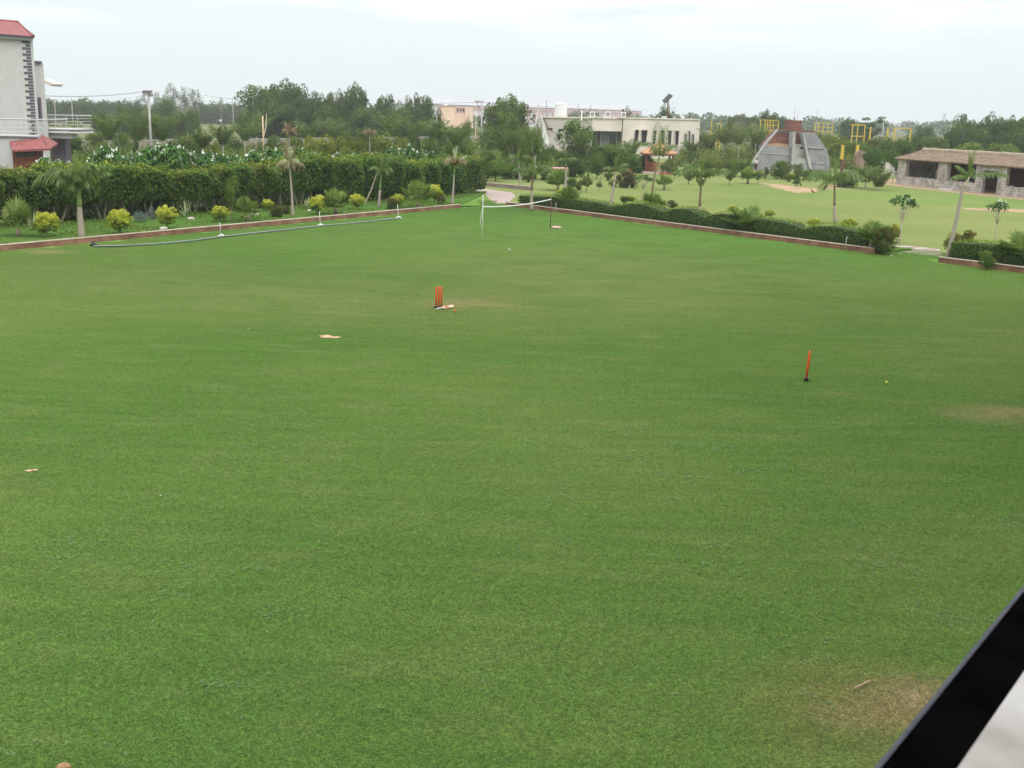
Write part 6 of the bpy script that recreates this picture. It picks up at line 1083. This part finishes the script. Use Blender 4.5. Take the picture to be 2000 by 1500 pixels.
# long rolled net lying on the lawn with short stands
rp_ = [G(u, v, .06) for u, v in [(183, 481), (230, 481), (300, 477), (380, 470), (432, 462.5), (500, 455), (560, 449), (625, 441.5), (700, 435), (777, 427)]]
mb = MB(); mb.tube([p - rp_[0] for p in rp_], [.04, .036, .034, .032, .032, .03, .024, .024, .026, .026], 8); rn = tag(mb.build('rolled_net', mat('dark_net', (.11, .13, .125), .9, .3, 5, bump=.01), loc=rp_[0], smooth=True), 'long dark rolled net lying in a line along the left side of the lawn', 'rolled net')
mb = MB(); off = Vector((0, -.02, .034)); mb.tube([p - rp_[0] + off for p in rp_], .018, 6); mb.build('edge_tape', mat('grey_tape', (.32, .36, .35), .8, .1), rn)
for i, (u, v, vt, lab) in enumerate([(183, 481, 471, 'short black stand at the left end of the rolled net'), (432, 463, 434, 'white net stand in front of the fourth yellow ball'), (626, 442, 413, 'white net stand in front of the sixth yellow ball'), (778, 427, 399, 'white net stand nearest the end of the rolled net')]):
    p = G(u, v); s_ = empty('net_stand', p, lab, 'net stand', 'short stands of the rolled net'); h = ZTOP(p, vt); mb = MB(); mb.tube([(0, 0, 0), (-.05, 0, h)], .016 if i else .05, 8); mb.build('post', WHITE if i > 1 else (STEEL if i else BLACKP), s_, True); mb = MB(); mb.tube([(-.16, 0, .05), (.05, -.03, .10), (.20, .0, .04)], [.045, .07, .04], 8); mb.build('clamp', WHITE if i else BLACKP, s_, True)
# stake leaning in the left bed, small stakes in the right bed
a, b = G(712, 398, ZB), None; b = AT(736, 338, a.y); mb = MB(); mb.tube([(0, 0, -.05), (b - a) * .45 + Vector((.08, 0, 0)), b - a], [.05, .04, .015], 6); tag(mb.build('dead_sapling', PALEBARK, loc=a), 'thin pale dead stem leaning beside the palm with curled fronds', 'dead stem')
for i, (u, vb, vt, lab) in enumerate([(1249, 433, 410, 'short grey stake by the kerb before the middle fan palm'), (1436, 456, 430, 'thin grey stake before the hedge by the greyish fan palm'), (1572, 471, 438, 'pale wooden stake in front of the wavy hedge'), (1651, 490, 462, 'thin grey stake left of the last fan palm'), (1085, 416, 396, 'thin stake behind the dark net post')]):
    p = G(u, vb, 0); h = ZTOP(p, vt); mb = MB(); mb.tube([(0, 0, -.05), (0, .02, h * .6), (.02, 0, h)], .022 if i != 2 else .05, 6); tag(mb.build('stake', CONC if i != 2 else BATW, loc=p, smooth=True), lab, 'stake')

# ---------------------------------------------------------------- balcony parapet and hotel front we look from
vd = ray(2720, 265); e = Vector((vd.x, vd.y, 0)).normalized(); nn = Vector((e.y, -e.x, 0))   # nn points inward (to the right)
zb = 5.55
p0, p1, p2 = G(1697, 1500, zb), G(1717, 1500, zb), G(1866, 1500, zb + .03)
w1 = (p1 - p0).dot(nn); w2 = (p2 - p1).dot(nn); lo, hi = -9, 14
ht_ = empty('hotel_front', Vector((p1.x, p1.y, 0)), 'balcony edge in black granite and pale marble at the lower right corner', 'balcony')
def strip(name, a, b, z0, z1, m, bevel=0, s=lo, t=hi):
    mb = MB(); q = [e * s + nn * a, e * t + nn * a, e * t + nn * b, e * s + nn * b]; mb.hexa([v + Vector((0, 0, z0)) for v in q] + [v + Vector((0, 0, z1)) for v in q]); return mb.build(name, m, ht_, bevel=bevel)
GRAN = mat('black_granite', (.0016, .0016, .0018), .8, .5, 9, (.004, .004, .004), spec=.0, detail=9); EDGE = mat('honed_granite_edge', (.085, .09, .105), .6, .15, 30, spec=.1)
MARB = mat('pale_marble', (.34, .30, .26), .4, .1, 3.4, (.66, .64, .61), spec=.2, detail=8)
strip('granite_coping', 0, w2 + .03, zb - .04, zb, GRAN); mb = MB()
mb.tube([e * lo + nn * (-w1 * .1) + Vector((0, 0, zb - w1 * .55)), e * hi + nn * (-w1 * .1) + Vector((0, 0, zb - w1 * .55))], w1 * .62, 16); mb.build('rounded_edge', EDGE, ht_, True)
strip('marble_coping', w2, w2 + .42, zb - .04, zb + .03, MARB, bevel=.006); strip('parapet_wall', .02, .3, 4.3, zb - .045, WHITE); strip('balcony_slab', .02, 2.6, 4.1, 4.3, CONC); strip('shade_facade', 2.6, 3.0, -.05, 21, CREAM, s=-32, t=40); strip('ground_floor_wall', .35, .6, -.05, 4.1, CREAM, s=-30, t=30)  # tall wall behind the camera is unseen, its height raised to shade the near lawn
for s in (1.9, 3.1, 8, -4): mb = MB(); q = e * s; mb.tube([q + nn * .001 + Vector((0, 0, zb + .0008)), q + nn * (w2) + Vector((0, 0, zb + .0008))], .002, 4); mb.build('joint', CONC, ht_)

# ---------------------------------------------------------------- haze
HZD = 0.00034
if HZD:
    mb = MB(); mb.box(-2700, 2700, -320, 3300, -1.5, 62); hz_ = MB(); me = bpy.data.meshes.new('haze'); me.from_pydata(mb.v, [], mb.f); m = bpy.data.materials.new('haze'); m.use_nodes = True; t = m.node_tree; t.nodes.clear()
    o = N(t, 'ShaderNodeOutputMaterial'); pv = N(t, 'ShaderNodeVolumePrincipled'); pv.inputs['Color'].default_value = (.93, .96, .98, 1); pv.inputs['Density'].default_value = HZD; t.links.new(pv.outputs[0], o.inputs['Volume'])
    me.materials.append(m); bm = bmesh.new(); bm.from_mesh(me); bmesh.ops.remove_doubles(bm, verts=bm.verts, dist=.001); bmesh.ops.recalc_face_normals(bm, faces=bm.faces); bm.to_mesh(me); bm.free(); tag(link('haze', me), 'thin pale haze in the air over the whole place', 'haze', kind='stuff')
